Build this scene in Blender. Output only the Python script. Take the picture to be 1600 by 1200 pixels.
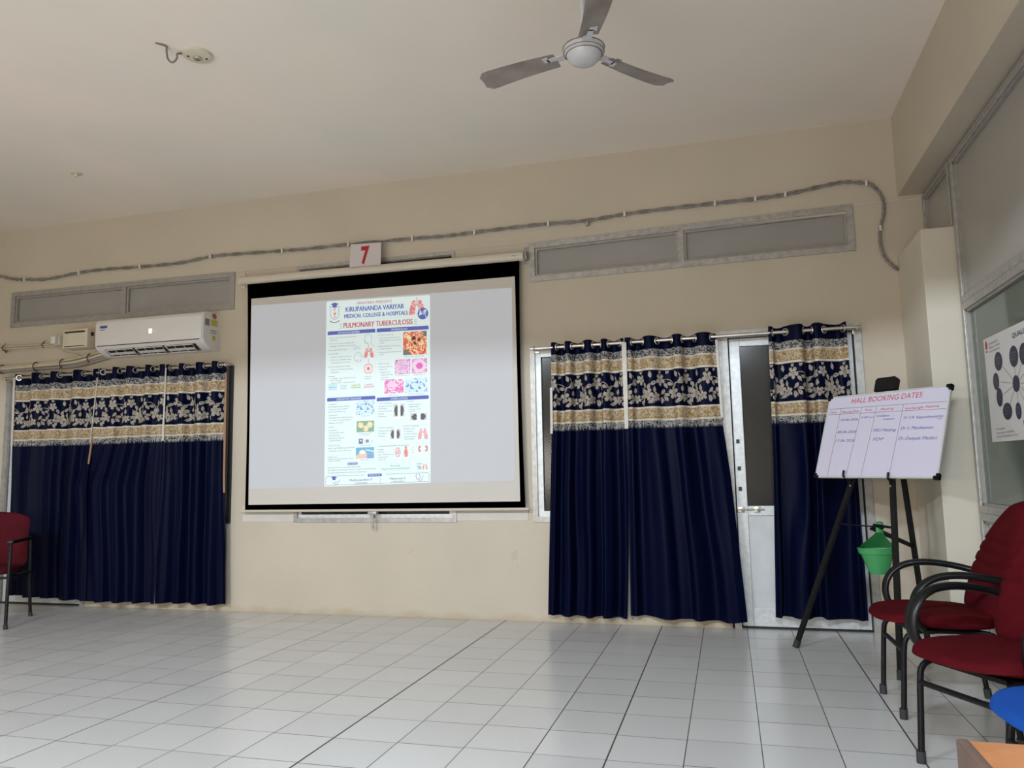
import bpy, bmesh, math, random
import numpy as np
from mathutils import Vector, Matrix
random.seed(7); rng = np.random.default_rng(5)
PI = math.pi
for o in list(bpy.data.objects): bpy.data.objects.remove(o)
SC = bpy.context.scene
COL = SC.collection

# ------------------------------------------------------------------ camera
CAMY, CAMZ, FPX = -5.943, 1.14, 1202.0
yaw, pitch, roll = 0.26963837, 0.11565487, -0.01881548
r = Vector((math.cos(yaw), math.sin(yaw), 0)); f = Vector((-math.sin(yaw), math.cos(yaw), 0)); u = Vector((0, 0, 1))
fw = f*math.cos(pitch) + u*math.sin(pitch); up = u*math.cos(pitch) - f*math.sin(pitch)
rr = r*math.cos(roll) + up*math.sin(roll); uu = up*math.cos(roll) - r*math.sin(roll)
cd = bpy.data.cameras.new('camera'); cam = bpy.data.objects.new('camera', cd); COL.objects.link(cam)
cam.matrix_world = Matrix(((rr.x, uu.x, -fw.x, 0), (rr.y, uu.y, -fw.y, CAMY), (rr.z, uu.z, -fw.z, CAMZ), (0, 0, 0, 1)))
cd.sensor_width = 36; cd.lens = FPX/1600*36; cd.clip_start = .05; cd.clip_end = 60
SC.camera = cam

# ------------------------------------------------------------------ world, light, exposure
w = bpy.data.worlds.new('world'); SC.world = w; w.use_nodes = True
w.node_tree.nodes['Background'].inputs[0].default_value = (.55, .62, .7, 1)
w.node_tree.nodes['Background'].inputs[1].default_value = .3
vs = SC.view_settings
vs.view_transform = 'Standard'; vs.look = 'None'; vs.gamma = 1; vs.use_curve_mapping = False; vs.exposure = -0.13

def area(name, loc, rot, sx, sy, power, col):
    l = bpy.data.lights.new(name, 'AREA'); l.shape = 'RECTANGLE'; l.size = sx; l.size_y = sy
    l.energy = power; l.color = col
    o = bpy.data.objects.new(name, l); COL.objects.link(o); o.location = loc; o.rotation_euler = rot
    return o
# added warm fill standing in for unseen rear windows, tilted up towards the ceiling
area('rear_window_fill', (-3.4, -9.25, 1.55), (math.radians(106), 0, 0), 6.6, 1.5, 272, (1, .915, .81))
# two tube lights high up behind the cross beam
area('tube_light_lamp', (-3.6, -7.2, 3.45), (math.radians(38), 0, 0), 1.2, .14, 228, (.76, .88, 1))
area('tube_light_lamp', (-0.2, -7.2, 3.45), (math.radians(38), 0, 0), 1.2, .14, 228, (.76, .88, 1))

# ------------------------------------------------------------------ mesh helpers
def newbm(): return bmesh.new()
def box(bm, x0, x1, y0, y1, z0, z1, bev=0, seg=2, m=0):
    vs_ = [bm.verts.new((x, y, z)) for x in (x0, x1) for y in (y0, y1) for z in (z0, z1)]
    fs = [(0,1,3,2), (4,6,7,5), (0,4,5,1), (2,3,7,6), (0,2,6,4), (1,5,7,3)]
    F = [bm.faces.new([vs_[i] for i in q]) for q in fs]
    for q in F: q.material_index = m
    if bev:
        E_ = list({e for q in F for e in q.edges})
        bmesh.ops.bevel(bm, geom=E_, offset=bev, segments=seg, affect='EDGES', profile=.5)
    return vs_
def frame_axes(d, ref=None):
    d = d.normalized()
    ref = Vector((0, 0, 1)) if abs(d.z) < .95 else Vector((1, 0, 0))
    a = d.cross(ref).normalized(); return a, a.cross(d).normalized()
def sweep(bm, pts, ra, rb=None, n=10, ref=None, cap=True, m=0):
    """elliptic section along a path; ra, rb numbers or lists; ref = direction of the ra axis"""
    P_ = [Vector(p) for p in pts]; N = len(P_)
    if rb is None: rb = ra
    A = ra if isinstance(ra, (list, tuple)) else [ra]*N
    B = rb if isinstance(rb, (list, tuple)) else [rb]*N
    rings = []; prev = None
    for i in range(N):
        d = (P_[min(i+1, N-1)] - P_[max(i-1, 0)]).normalized()
        if ref is not None:
            a = Vector(ref); a = (a - d*a.dot(d)).normalized()
        elif prev is None: a, _ = frame_axes(d)
        else: a = (prev - d*prev.dot(d)).normalized()
        prev = a; b = d.cross(a).normalized()
        rings.append([bm.verts.new(P_[i] + a*(A[i]*math.cos(2*PI*k/n)) + b*(B[i]*math.sin(2*PI*k/n))) for k in range(n)])
    for i in range(N-1):
        for k in range(n):
            q = bm.faces.new((rings[i][k], rings[i][(k+1) % n], rings[i+1][(k+1) % n], rings[i+1][k])); q.smooth = True; q.material_index = m
    if cap:
        bm.faces.new(rings[0][::-1]).material_index = m; bm.faces.new(rings[-1]).material_index = m
def bar(bm, p, q, w_, h_, ref=(0, 0, 1)):
    """rectangular bar from p to q"""
    p = Vector(p); q = Vector(q); d = (q-p).normalized(); a = Vector(ref); a = (a-d*a.dot(d)).normalized(); b = d.cross(a)
    V = []
    for c in (p, q):
        for sx, sy in ((-1,-1), (1,-1), (1,1), (-1,1)): V.append(bm.verts.new(c + a*sx*w_/2 + b*sy*h_/2))
    for q_ in ((3,2,1,0), (4,5,6,7), (0,1,5,4), (1,2,6,5), (2,3,7,6), (3,0,4,7)): bm.faces.new([V[i] for i in q_])
def lathe(bm, prof, c=(0, 0, 0), n=32, sy=1.0, cap=False):
    rings = [[bm.verts.new((c[0]+r_*math.cos(2*PI*k/n), c[1]+sy*r_*math.sin(2*PI*k/n), c[2]+z)) for k in range(n)] for r_, z in prof]
    for i in range(len(rings)-1):
        for k in range(n):
            q = bm.faces.new((rings[i][k], rings[i][(k+1) % n], rings[i+1][(k+1) % n], rings[i+1][k])); q.smooth = True
    if cap: bm.faces.new(rings[0][::-1]); bm.faces.new(rings[-1])
def poly(bm, pts, m=0):
    q = bm.faces.new([bm.verts.new(p) for p in pts]); q.material_index = m; return q
def spline(pts, k=6):
    P_ = [Vector(p) for p in pts]; out = []
    for i in range(len(P_)-1):
        a = P_[max(i-1, 0)]; b = P_[i]; c = P_[i+1]; d = P_[min(i+2, len(P_)-1)]
        for j in range(k):
            t = j/k
            out.append(.5*((2*b) + (c-a)*t + (2*a-5*b+4*c-d)*t*t + (3*b-a-3*c+d)*t**3))
    return out + [P_[-1]]
def ring(bm, c, nrm, R, r_, n=20, k=6):
    nrm = Vector(nrm).normalized(); a, b = frame_axes(nrm); c = Vector(c)
    V = []
    for i in range(n):
        t = 2*PI*i/n; d = a*math.cos(t)+b*math.sin(t)
        V.append([bm.verts.new(c + d*(R+r_*math.cos(2*PI*j/k)) + nrm*(r_*math.sin(2*PI*j/k))) for j in range(k)])
    for i in range(n):
        for j in range(k):
            q = bm.faces.new((V[i][j], V[(i+1) % n][j], V[(i+1) % n][(j+1) % k], V[i][(j+1) % k])); q.smooth = True

ORG = {}
def thing(name, label=None, cat=None, loc=(0, 0, 0), rz=0, group=None, kind=None):
    o = bpy.data.objects.new(name, None); COL.objects.link(o); o.location = loc; o.rotation_euler = (0, 0, rz)
    o.empty_display_size = .1
    if label: o['label'] = label
    if cat: o['category'] = cat
    if group: o['group'] = group
    if kind: o['kind'] = kind
    ORG[o] = Vector(loc)
    return o
def obj(name, bm, mat, parent=None, label=None, cat=None, group=None, kind=None, local=False, sharp=35, smooth=True):
    if isinstance(bm, bpy.types.Mesh): me = bm
    else:
        bmesh.ops.recalc_face_normals(bm, faces=bm.faces)
        me = bpy.data.meshes.new(name); bm.to_mesh(me); bm.free()
    for mm in (mat if isinstance(mat, (list, tuple)) else [mat]):
        me.materials.append(mm)
    if smooth and len(me.polygons):
        me.polygons.foreach_set('use_smooth', [True]*len(me.polygons)); me.set_sharp_from_angle(angle=math.radians(sharp))
    o = bpy.data.objects.new(name, me); COL.objects.link(o)
    if parent is not None:
        o.parent = parent
        org = ORG.get(parent, Vector((0, 0, 0))); ORG[o] = org
        if not local: me.transform(Matrix.Translation(-org))
    if label: o['label'] = label
    if cat: o['category'] = cat
    if group: o['group'] = group
    if kind: o['kind'] = kind
    return o

# ------------------------------------------------------------------ materials
def mat(name, col, rough=.5, metal=0, emit=None, es=0, noise=0, nscale=4, ncol=None, bump=0, bscale=60, spec=None, sheen=0, coat=0):
    m = bpy.data.materials.new(name); m.use_nodes = True; nt = m.node_tree; b = nt.nodes['Principled BSDF']
    b.inputs['Base Color'].default_value = (*col, 1); b.inputs['Roughness'].default_value = rough; b.inputs['Metallic'].default_value = metal
    if spec is not None: b.inputs['Specular IOR Level'].default_value = spec
    if sheen: b.inputs['Sheen Weight'].default_value = sheen
    if coat: b.inputs['Coat Weight'].default_value = coat
    if emit: b.inputs['Emission Color'].default_value = (*emit, 1); b.inputs['Emission Strength'].default_value = es
    tc = nt.nodes.new('ShaderNodeTexCoord')
    if noise or ncol:
        n = nt.nodes.new('ShaderNodeTexNoise'); n.inputs['Scale'].default_value = nscale; n.inputs['Detail'].default_value = 6
        nt.links.new(tc.outputs['Object'], n.inputs['Vector'])
        mp = nt.nodes.new('ShaderNodeMapRange'); mp.inputs['From Min'].default_value = .35; mp.inputs['From Max'].default_value = .68
        nt.links.new(n.outputs['Fac'], mp.inputs['Value'])
        mx = nt.nodes.new('ShaderNodeMix'); mx.data_type = 'RGBA'
        mx.inputs[6].default_value = (*col, 1)
        c2 = ncol if ncol else tuple(c*(1-noise) for c in col)
        mx.inputs[7].default_value = (*c2, 1)
        nt.links.new(mp.outputs[0], mx.inputs[0]); nt.links.new(mx.outputs[2], b.inputs['Base Color'])
    if bump:
        n2 = nt.nodes.new('ShaderNodeTexNoise'); n2.inputs['Scale'].default_value = bscale; n2.inputs['Detail'].default_value = 4
        nt.links.new(tc.outputs['Object'], n2.inputs['Vector'])
        bp = nt.nodes.new('ShaderNodeBump'); bp.inputs['Strength'].default_value = bump; bp.inputs['Distance'].default_value = .01
        nt.links.new(n2.outputs['Fac'], bp.inputs['Height']); nt.links.new(bp.outputs[0], b.inputs['Normal'])
    return m
def node(nt, t, **kw):
    n = nt.nodes.new(t)
    for k, v in kw.items(): setattr(n, k, v)
    return n
def mathn(nt, op, a, b=None, c=None):
    n = nt.nodes.new('ShaderNodeMath'); n.operation = op
    for i, v in enumerate((a, b, c)):
        if v is None: continue
        if isinstance(v, (int, float)): n.inputs[i].default_value = v
        else: nt.links.new(v, n.inputs[i])
    return n.outputs[0]

M = {}
# wall paint: cream with faint patches, dust and damp towards the floor line, scuffs
def wall_mat():
    m = mat('cream_wall_paint', (.565, .495, .395), .75, noise=.07, nscale=1.3, bump=.12, bscale=35)
    nt = m.node_tree; b = nt.nodes['Principled BSDF']
    src = b.inputs['Base Color'].links[0].from_socket
    g = node(nt, 'ShaderNodeNewGeometry'); sp = node(nt, 'ShaderNodeSeparateXYZ'); nt.links.new(g.outputs['Position'], sp.inputs[0])
    nz = node(nt, 'ShaderNodeTexNoise'); nz.inputs['Scale'].default_value = 5; nz.inputs['Detail'].default_value = 8
    nt.links.new(g.outputs['Position'], nz.inputs['Vector'])
    h = mathn(nt, 'MULTIPLY_ADD', nz.outputs['Fac'], .14, sp.outputs['Z'])      # z + noise
    mr = node(nt, 'ShaderNodeMapRange'); mr.inputs['From Min'].default_value = .125; mr.inputs['From Max'].default_value = .06
    mr.inputs['To Max'].default_value = .7
    nt.links.new(h, mr.inputs['Value'])
    mx = node(nt, 'ShaderNodeMix', data_type='RGBA'); nt.links.new(mr.outputs[0], mx.inputs[0]); nt.links.new(src, mx.inputs[6])
    mx.inputs[7].default_value = (.42, .33, .2, 1)
    # scuffs low on the wall
    n3 = node(nt, 'ShaderNodeTexNoise'); n3.inputs['Scale'].default_value = 3.4; n3.inputs['Detail'].default_value = 9; n3.inputs['Roughness'].default_value = .7
    nt.links.new(g.outputs['Position'], n3.inputs['Vector'])
    s = mathn(nt, 'GREATER_THAN', n3.outputs['Fac'], .655)
    lo = mathn(nt, 'LESS_THAN', sp.outputs['Z'], .55); s = mathn(nt, 'MULTIPLY', s, lo); s = mathn(nt, 'MULTIPLY', s, .22)
    m2 = node(nt, 'ShaderNodeMix', data_type='RGBA'); nt.links.new(s, m2.inputs[0]); nt.links.new(mx.outputs[2], m2.inputs[6]); m2.inputs[7].default_value = (.3, .28, .25, 1)
    nt.links.new(m2.outputs[2], b.inputs['Base Color'])
    return m
M['wall'] = wall_mat()
M['ceil'] = mat('ceiling_paint', (.88, .78, .69), .85, ncol=(.79, .745, .66), nscale=.8, bump=.08, bscale=20)
M['patch'] = mat('pale_plaster', (.63, .59, .53), .8, noise=.06, nscale=7)
M['white_block'] = mat('cream_column_paint', (.62, .57, .47), .7, noise=.05, nscale=2)
def tile_mat():
    m = bpy.data.materials.new('glazed_floor_tiles'); m.use_nodes = True; nt = m.node_tree; b = nt.nodes['Principled BSDF']
    g = node(nt, 'ShaderNodeNewGeometry'); sp = node(nt, 'ShaderNodeSeparateXYZ'); nt.links.new(g.outputs['Position'], sp.inputs[0])
    T = .3007
    gx = mathn(nt, 'DIVIDE', mathn(nt, 'SUBTRACT', sp.outputs['X'], .079-60*T), T)
    col_id = mathn(nt, 'FLOOR', gx)
    # every column of tiles is laid a few millimetres out of step with the next
    wn = node(nt, 'ShaderNodeTexWhiteNoise', noise_dimensions='1D'); nt.links.new(col_id, wn.inputs['W'])
    jy = mathn(nt, 'MULTIPLY_ADD', wn.outputs['Value'], .05, 60.11)
    gy = mathn(nt, 'ADD', mathn(nt, 'DIVIDE', sp.outputs['Y'], T), jy)
    row_id = mathn(nt, 'FLOOR', gy)
    fx = mathn(nt, 'SUBTRACT', gx, col_id); fy = mathn(nt, 'SUBTRACT', gy, row_id)
    dx = mathn(nt, 'MINIMUM', fx, mathn(nt, 'SUBTRACT', 1.0, fx)); dy = mathn(nt, 'MINIMUM', fy, mathn(nt, 'SUBTRACT', 1.0, fy))
    wn2 = node(nt, 'ShaderNodeTexWhiteNoise', noise_dimensions='1D'); nt.links.new(mathn(nt, 'ROUND', gx), wn2.inputs['W'])
    gw = mathn(nt, 'MULTIPLY_ADD', mathn(nt, 'POWER', wn2.outputs['Value'], 2.0), .007, .0062)
    # the wide joint
    wide = mathn(nt, 'COMPARE', mathn(nt, 'ROUND', gx), 54.0, .2)
    gw = mathn(nt, 'MULTIPLY_ADD', wide, .006, gw)
    l1 = mathn(nt, 'LESS_THAN', dx, gw); l2 = mathn(nt, 'LESS_THAN', dy, .0085)
    # joints in the other direction are partly filled
    cmb = node(nt, 'ShaderNodeCombineXYZ'); nt.links.new(col_id, cmb.inputs[0]); nt.links.new(mathn(nt, 'ROUND', gy), cmb.inputs[1])
    wn3 = node(nt, 'ShaderNodeTexWhiteNoise', noise_dimensions='3D'); nt.links.new(cmb.outputs[0], wn3.inputs['Vector'])
    l2 = mathn(nt, 'MULTIPLY', l2, mathn(nt, 'MULTIPLY_ADD', wn3.outputs['Value'], .35, .65))
    j = mathn(nt, 'MAXIMUM', l1, l2)
    cm2 = node(nt, 'ShaderNodeCombineXYZ'); nt.links.new(col_id, cm2.inputs[0]); nt.links.new(row_id, cm2.inputs[1])
    wn4 = node(nt, 'ShaderNodeTexWhiteNoise', noise_dimensions='3D'); nt.links.new(cm2.outputs[0], wn4.inputs['Vector'])
    mx = node(nt, 'ShaderNodeMix', data_type='RGBA'); nt.links.new(wn4.outputs['Value'], mx.inputs[0])
    mx.inputs[6].default_value = (.60, .59, .58, 1); mx.inputs[7].default_value = (.555, .545, .535, 1)
    nz = node(nt, 'ShaderNodeTexNoise'); nz.inputs['Scale'].default_value = 6; nz.inputs['Detail'].default_value = 7
    nt.links.new(g.outputs['Position'], nz.inputs['Vector'])
    m1 = node(nt, 'ShaderNodeMix', data_type='RGBA', blend_type='MULTIPLY'); m1.inputs[0].default_value = .10
    nt.links.new(mx.outputs[2], m1.inputs[6]); nt.links.new(nz.outputs['Color'], m1.inputs[7])
    m2 = node(nt, 'ShaderNodeMix', data_type='RGBA'); nt.links.new(j, m2.inputs[0]); nt.links.new(mx.outputs[2], m2.inputs[6]); m2.inputs[7].default_value = (.075, .055, .045, 1)
    nt.links.new(m2.outputs[2], b.inputs['Base Color'])
    rg = mathn(nt, 'MULTIPLY_ADD', nz.outputs['Fac'], .12, .17); rg = mathn(nt, 'MULTIPLY_ADD', j, .4, rg)
    nt.links.new(rg, b.inputs['Roughness'])
    # shallow crown on every tile: tiny tilt differences break up the reflections
    n5 = node(nt, 'ShaderNodeTexNoise'); n5.inputs['Scale'].default_value = 2.2; nt.links.new(g.outputs['Position'], n5.inputs['Vector'])
    hh = mathn(nt, 'ADD', mathn(nt, 'MULTIPLY', j, -.35), n5.outputs['Fac'])
    bp = node(nt, 'ShaderNodeBump'); bp.inputs['Strength'].default_value = .18; bp.inputs['Distance'].default_value = .004
    nt.links.new(hh, bp.inputs['Height']); nt.links.new(bp.outputs[0], b.inputs['Normal'])
    return m
M['floor'] = tile_mat()
M['alu'] = mat('weathered_aluminium', (.46, .45, .43), .42, .45, ncol=(.35, .335, .31), nscale=26, bump=.1)
M['alu_white'] = mat('whitened_aluminium', (.68, .70, .71), .38, .2, ncol=(.56, .57, .56), nscale=30)
M['alu_dim'] = mat('dull_aluminium', (.37, .35, .32), .5, .2, ncol=(.32, .30, .27), nscale=18)
M['door_panel'] = mat('white_door_panel', (.62, .64, .65), .45, noise=.12, nscale=5)
M['frost'] = mat('frosted_glass', (.33, .315, .30), .35, noise=.08, nscale=2.5)
M['frost_grey'] = mat('frosted_partition_glass', (.36, .34, .31), .22, noise=.07, nscale=1.4)
M['green_glass'] = mat('tinted_green_glass', (.095, .125, .105), .06, noise=.12, nscale=2)
def glass_mat():
    m = bpy.data.materials.new('dark_window_glass'); m.use_nodes = True; nt = m.node_tree; b = nt.nodes['Principled BSDF']
    b.inputs['Base Color'].default_value = (.05, .045, .04, 1); b.inputs['Roughness'].default_value = .12; b.inputs['Alpha'].default_value = .72
    tc = node(nt, 'ShaderNodeTexCoord'); n = node(nt, 'ShaderNodeTexNoise'); n.inputs['Scale'].default_value = 9
    nt.links.new(tc.outputs['Object'], n.inputs['Vector']); bp = node(nt, 'ShaderNodeBump'); bp.inputs['Strength'].default_value = .08
    nt.links.new(n.outputs['Fac'], bp.inputs['Height']); nt.links.new(bp.outputs[0], b.inputs['Normal'])
    return m
M['glass'] = glass_mat()
M['steel'] = mat('brushed_steel', (.62, .58, .52), .28, .9, noise=.1, nscale=30)
M['black'] = mat('black_painted_metal', (.007, .007, .008), .42, 0, spec=.25, noise=.3, nscale=20)
M['pu'] = mat('black_moulded_plastic', (.006, .0065, .007), .32, noise=.2, nscale=12, bump=.1, bscale=120, spec=.3)
M['rubber'] = mat('grey_rubber', (.03, .03, .032), .7, noise=.2, nscale=30)
M['maroon'] = mat('maroon_upholstery', (.088, .0055, .009), .9, noise=.2, nscale=9, bump=.4, bscale=320, spec=.05)
M['maroon_dark'] = mat('dark_maroon_upholstery', (.085, .006, .012), .85, noise=.2, nscale=9, bump=.4, bscale=320, spec=.15)
M['blue'] = mat('blue_upholstery', (.006, .07, .36), .8, noise=.12, nscale=9, bump=.4, bscale=320, spec=.2)
M['green'] = mat('green_plastic', (.045, .27, .085), .45, noise=.08, nscale=8)
M['orange'] = mat('orange_laminate', (.50, .21, .075), .4, ncol=(.40, .15, .05), nscale=14)
M['brown'] = mat('brown_laminate', (.16, .10, .075), .5, ncol=(.11, .065, .05), nscale=10)
M['ac'] = mat('white_glossy_plastic', (.74, .72, .70), .3, noise=.03, nscale=3)
M['beige'] = mat('cream_plastic', (.66, .60, .47), .5, noise=.08, nscale=8)
M['pipe'] = mat('cream_conduit', (.60, .52, .36), .5, noise=.15, nscale=20)
M['greypipe'] = mat('grey_drain_hose', (.33, .29, .26), .5, noise=.15, nscale=20)
M['dark'] = mat('dark_plastic', (.02, .018, .018), .5, noise=.2, nscale=20)
M['cable'] = mat('grey_cable_sheath', (.17, .155, .14), .5, ncol=(.28, .26, .24), nscale=25)
M['clip'] = mat('white_cable_clip', (.7, .68, .62), .5, noise=.05, nscale=20)
M['case'] = mat('screen_housing', (.62, .56, .46), .4, noise=.05, nscale=6)
M['scr_black'] = mat('black_screen_border', (.006, .006, .007), .55, noise=.1, nscale=3)
M['scr_white'] = mat('matt_white_screen', (.60, .56, .51), .8, noise=.03, nscale=2)
M['board'] = mat('whiteboard_surface', (.60, .57, .68), .3, noise=.03, nscale=2)
M['boardframe'] = mat('satin_aluminium_trim', (.66, .66, .64), .35, .4, noise=.08, nscale=12)
M['ink_red'] = mat('red_marker_ink', (.62, .04, .06), .6, noise=.15, nscale=60)
M['ink_blue'] = mat('blue_marker_ink', (.05, .08, .34), .6, noise=.15, nscale=60)
M['ink_line'] = mat('grey_marker_line', (.16, .14, .17), .6, noise=.15, nscale=60)
M['paper'] = mat('white_paper_poster', (.62, .60, .58), .5, noise=.04, nscale=5)
M['ink_navy'] = mat('navy_print', (.022, .022, .05), .5, noise=.1, nscale=30)
M['ink_grey'] = mat('grey_print', (.22, .21, .24), .5, noise=.1, nscale=30)
M['sign'] = mat('white_sign_card', (.60, .54, .55), .5, noise=.03, nscale=5)
M['sign_red'] = mat('red_print', (.42, .012, .025), .5, noise=.06, nscale=15)
M['tape'] = mat('white_hem_tape', (.62, .58, .52), .7, noise=.12, nscale=20)
M['tape_brown'] = mat('tan_hem_tape', (.36, .20, .11), .7, noise=.12, nscale=20)
M['fan'] = mat('white_enamel', (.60, .60, .62), .25, noise=.04, nscale=6)
M['fan_blade'] = mat('dusty_blade_enamel', (.50, .46, .43), .5, ncol=(.38, .33, .30), nscale=7)
M['fan_line'] = mat('brown_pinstripe', (.12, .06, .05), .4, noise=.1, nscale=20)
M['led'] = mat('lit_display', (.9, .9, .9), .4, emit=(1, 1, 1), es=2.5, noise=.02)
M['yellow'] = mat('yellow_label', (.55, .50, .08), .5, noise=.1, nscale=40)
M['label_red'] = mat('red_label', (.45, .12, .08), .5, noise=.1, nscale=40)
M['blue_print'] = mat('blue_print', (.05, .08, .30), .5, noise=.1, nscale=40)
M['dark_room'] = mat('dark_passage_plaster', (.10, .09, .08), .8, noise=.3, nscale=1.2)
M['wire_grey'] = mat('dusty_wire', (.24, .21, .19), .6, noise=.2, nscale=20)

def attr_mat(name, rough=.5, sheen=0, emit=0, bump=0, base=1.0, spec=.5):
    m = bpy.data.materials.new(name); m.use_nodes = True; nt = m.node_tree; b = nt.nodes['Principled BSDF']
    a = node(nt, 'ShaderNodeAttribute', attribute_name='col')
    nt.links.new(a.outputs['Color'], b.inputs['Base Color']); b.inputs['Roughness'].default_value = rough; b.inputs['Specular IOR Level'].default_value = spec
    if base != 1.0:
        mx = node(nt, 'ShaderNodeMix', data_type='RGBA', blend_type='MULTIPLY'); mx.inputs[0].default_value = 1
        mx.inputs[7].default_value = (base, base, base, 1); nt.links.new(a.outputs['Color'], mx.inputs[6]); nt.links.new(mx.outputs[2], b.inputs['Base Color'])
    if sheen: b.inputs['Sheen Weight'].default_value = sheen; b.inputs['Sheen Tint'].default_value = (.3, .4, 1, 1)
    if emit: nt.links.new(a.outputs['Color'], b.inputs['Emission Color']); b.inputs['Emission Strength'].default_value = emit
    return m
M['curtain'] = attr_mat('navy_brocade_cloth', .45, spec=.06)
PE = .52
M['proj'] = attr_mat('projected_picture', .8, emit=PE, base=.55)
def pm(name, c): return mat(name, tuple(x*.55 for x in c), .8, emit=c, es=PE)
M['p_back'] = pm('projected_grey_field', (.56, .57, .60))
M['p_white'] = pm('projected_white', (.84, .97, .96))
M['p_blue'] = pm('projected_blue', (.13, .16, .52)); M['p_red'] = pm('projected_red', (.58, .10, .14))
M['p_text'] = pm('projected_text_grey', (.13, .18, .30)); M['p_pink'] = pm('projected_pink', (.85, .35, .38))
M['p_line'] = pm('projected_pale_line', (.62, .78, .82))

# ------------------------------------------------------------------ text
_dg = None
def text_bm(bm, s, place, x0, x1, z, hgt, m=0, shear=0, bold=0, res=2):
    """writes s between x0 and x1 on baseline z with capital height hgt; place(a, b) turns (across, up) into a point"""
    cu = bpy.data.curves.new('t', 'FONT'); cu.body = s; cu.size = 1; cu.resolution_u = res; cu.shear = shear; cu.offset = bold
    o = bpy.data.objects.new('t', cu); COL.objects.link(o)
    dg = bpy.context.evaluated_depsgraph_get(); dg.update()
    me = bpy.data.meshes.new_from_object(o.evaluated_get(dg))
    n = len(me.vertices); co = np.zeros(n*3); me.vertices.foreach_get('co', co); co = co.reshape(-1, 3)
    if n:
        a0, a1 = co[:, 0].min(), co[:, 0].max(); sx = (x1-x0)/max(a1-a0, 1e-6); sz = hgt/.70
        V = [bm.verts.new(place(x0+(c[0]-a0)*sx, z+c[1]*sz)) for c in co]
        for p in me.polygons:
            try: bm.faces.new([V[i] for i in p.vertices]).material_index = m
            except ValueError: pass
    bpy.data.objects.remove(o); bpy.data.curves.remove(cu); bpy.data.meshes.remove(me)

# ------------------------------------------------------------------ value noise for woven / printed patterns
def hsh(ix, iy, s):
    v = (ix.astype(np.int64)*374761393 + iy.astype(np.int64)*668265263 + s*974711) & 0x7fffffff
    v = ((v ^ (v >> 13))*1274126177) & 0x7fffffff
    return ((v ^ (v >> 16)) & 0xffff)/65535.0
def vn(x, y, s=0):
    ix = np.floor(x); iy = np.floor(y); fx = x-ix; fy = y-iy; fx = fx*fx*(3-2*fx); fy = fy*fy*(3-2*fy)
    return (hsh(ix, iy, s)*(1-fx)+hsh(ix+1, iy, s)*fx)*(1-fy)+(hsh(ix, iy+1, s)*(1-fx)+hsh(ix+1, iy+1, s)*fx)*fy

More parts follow.
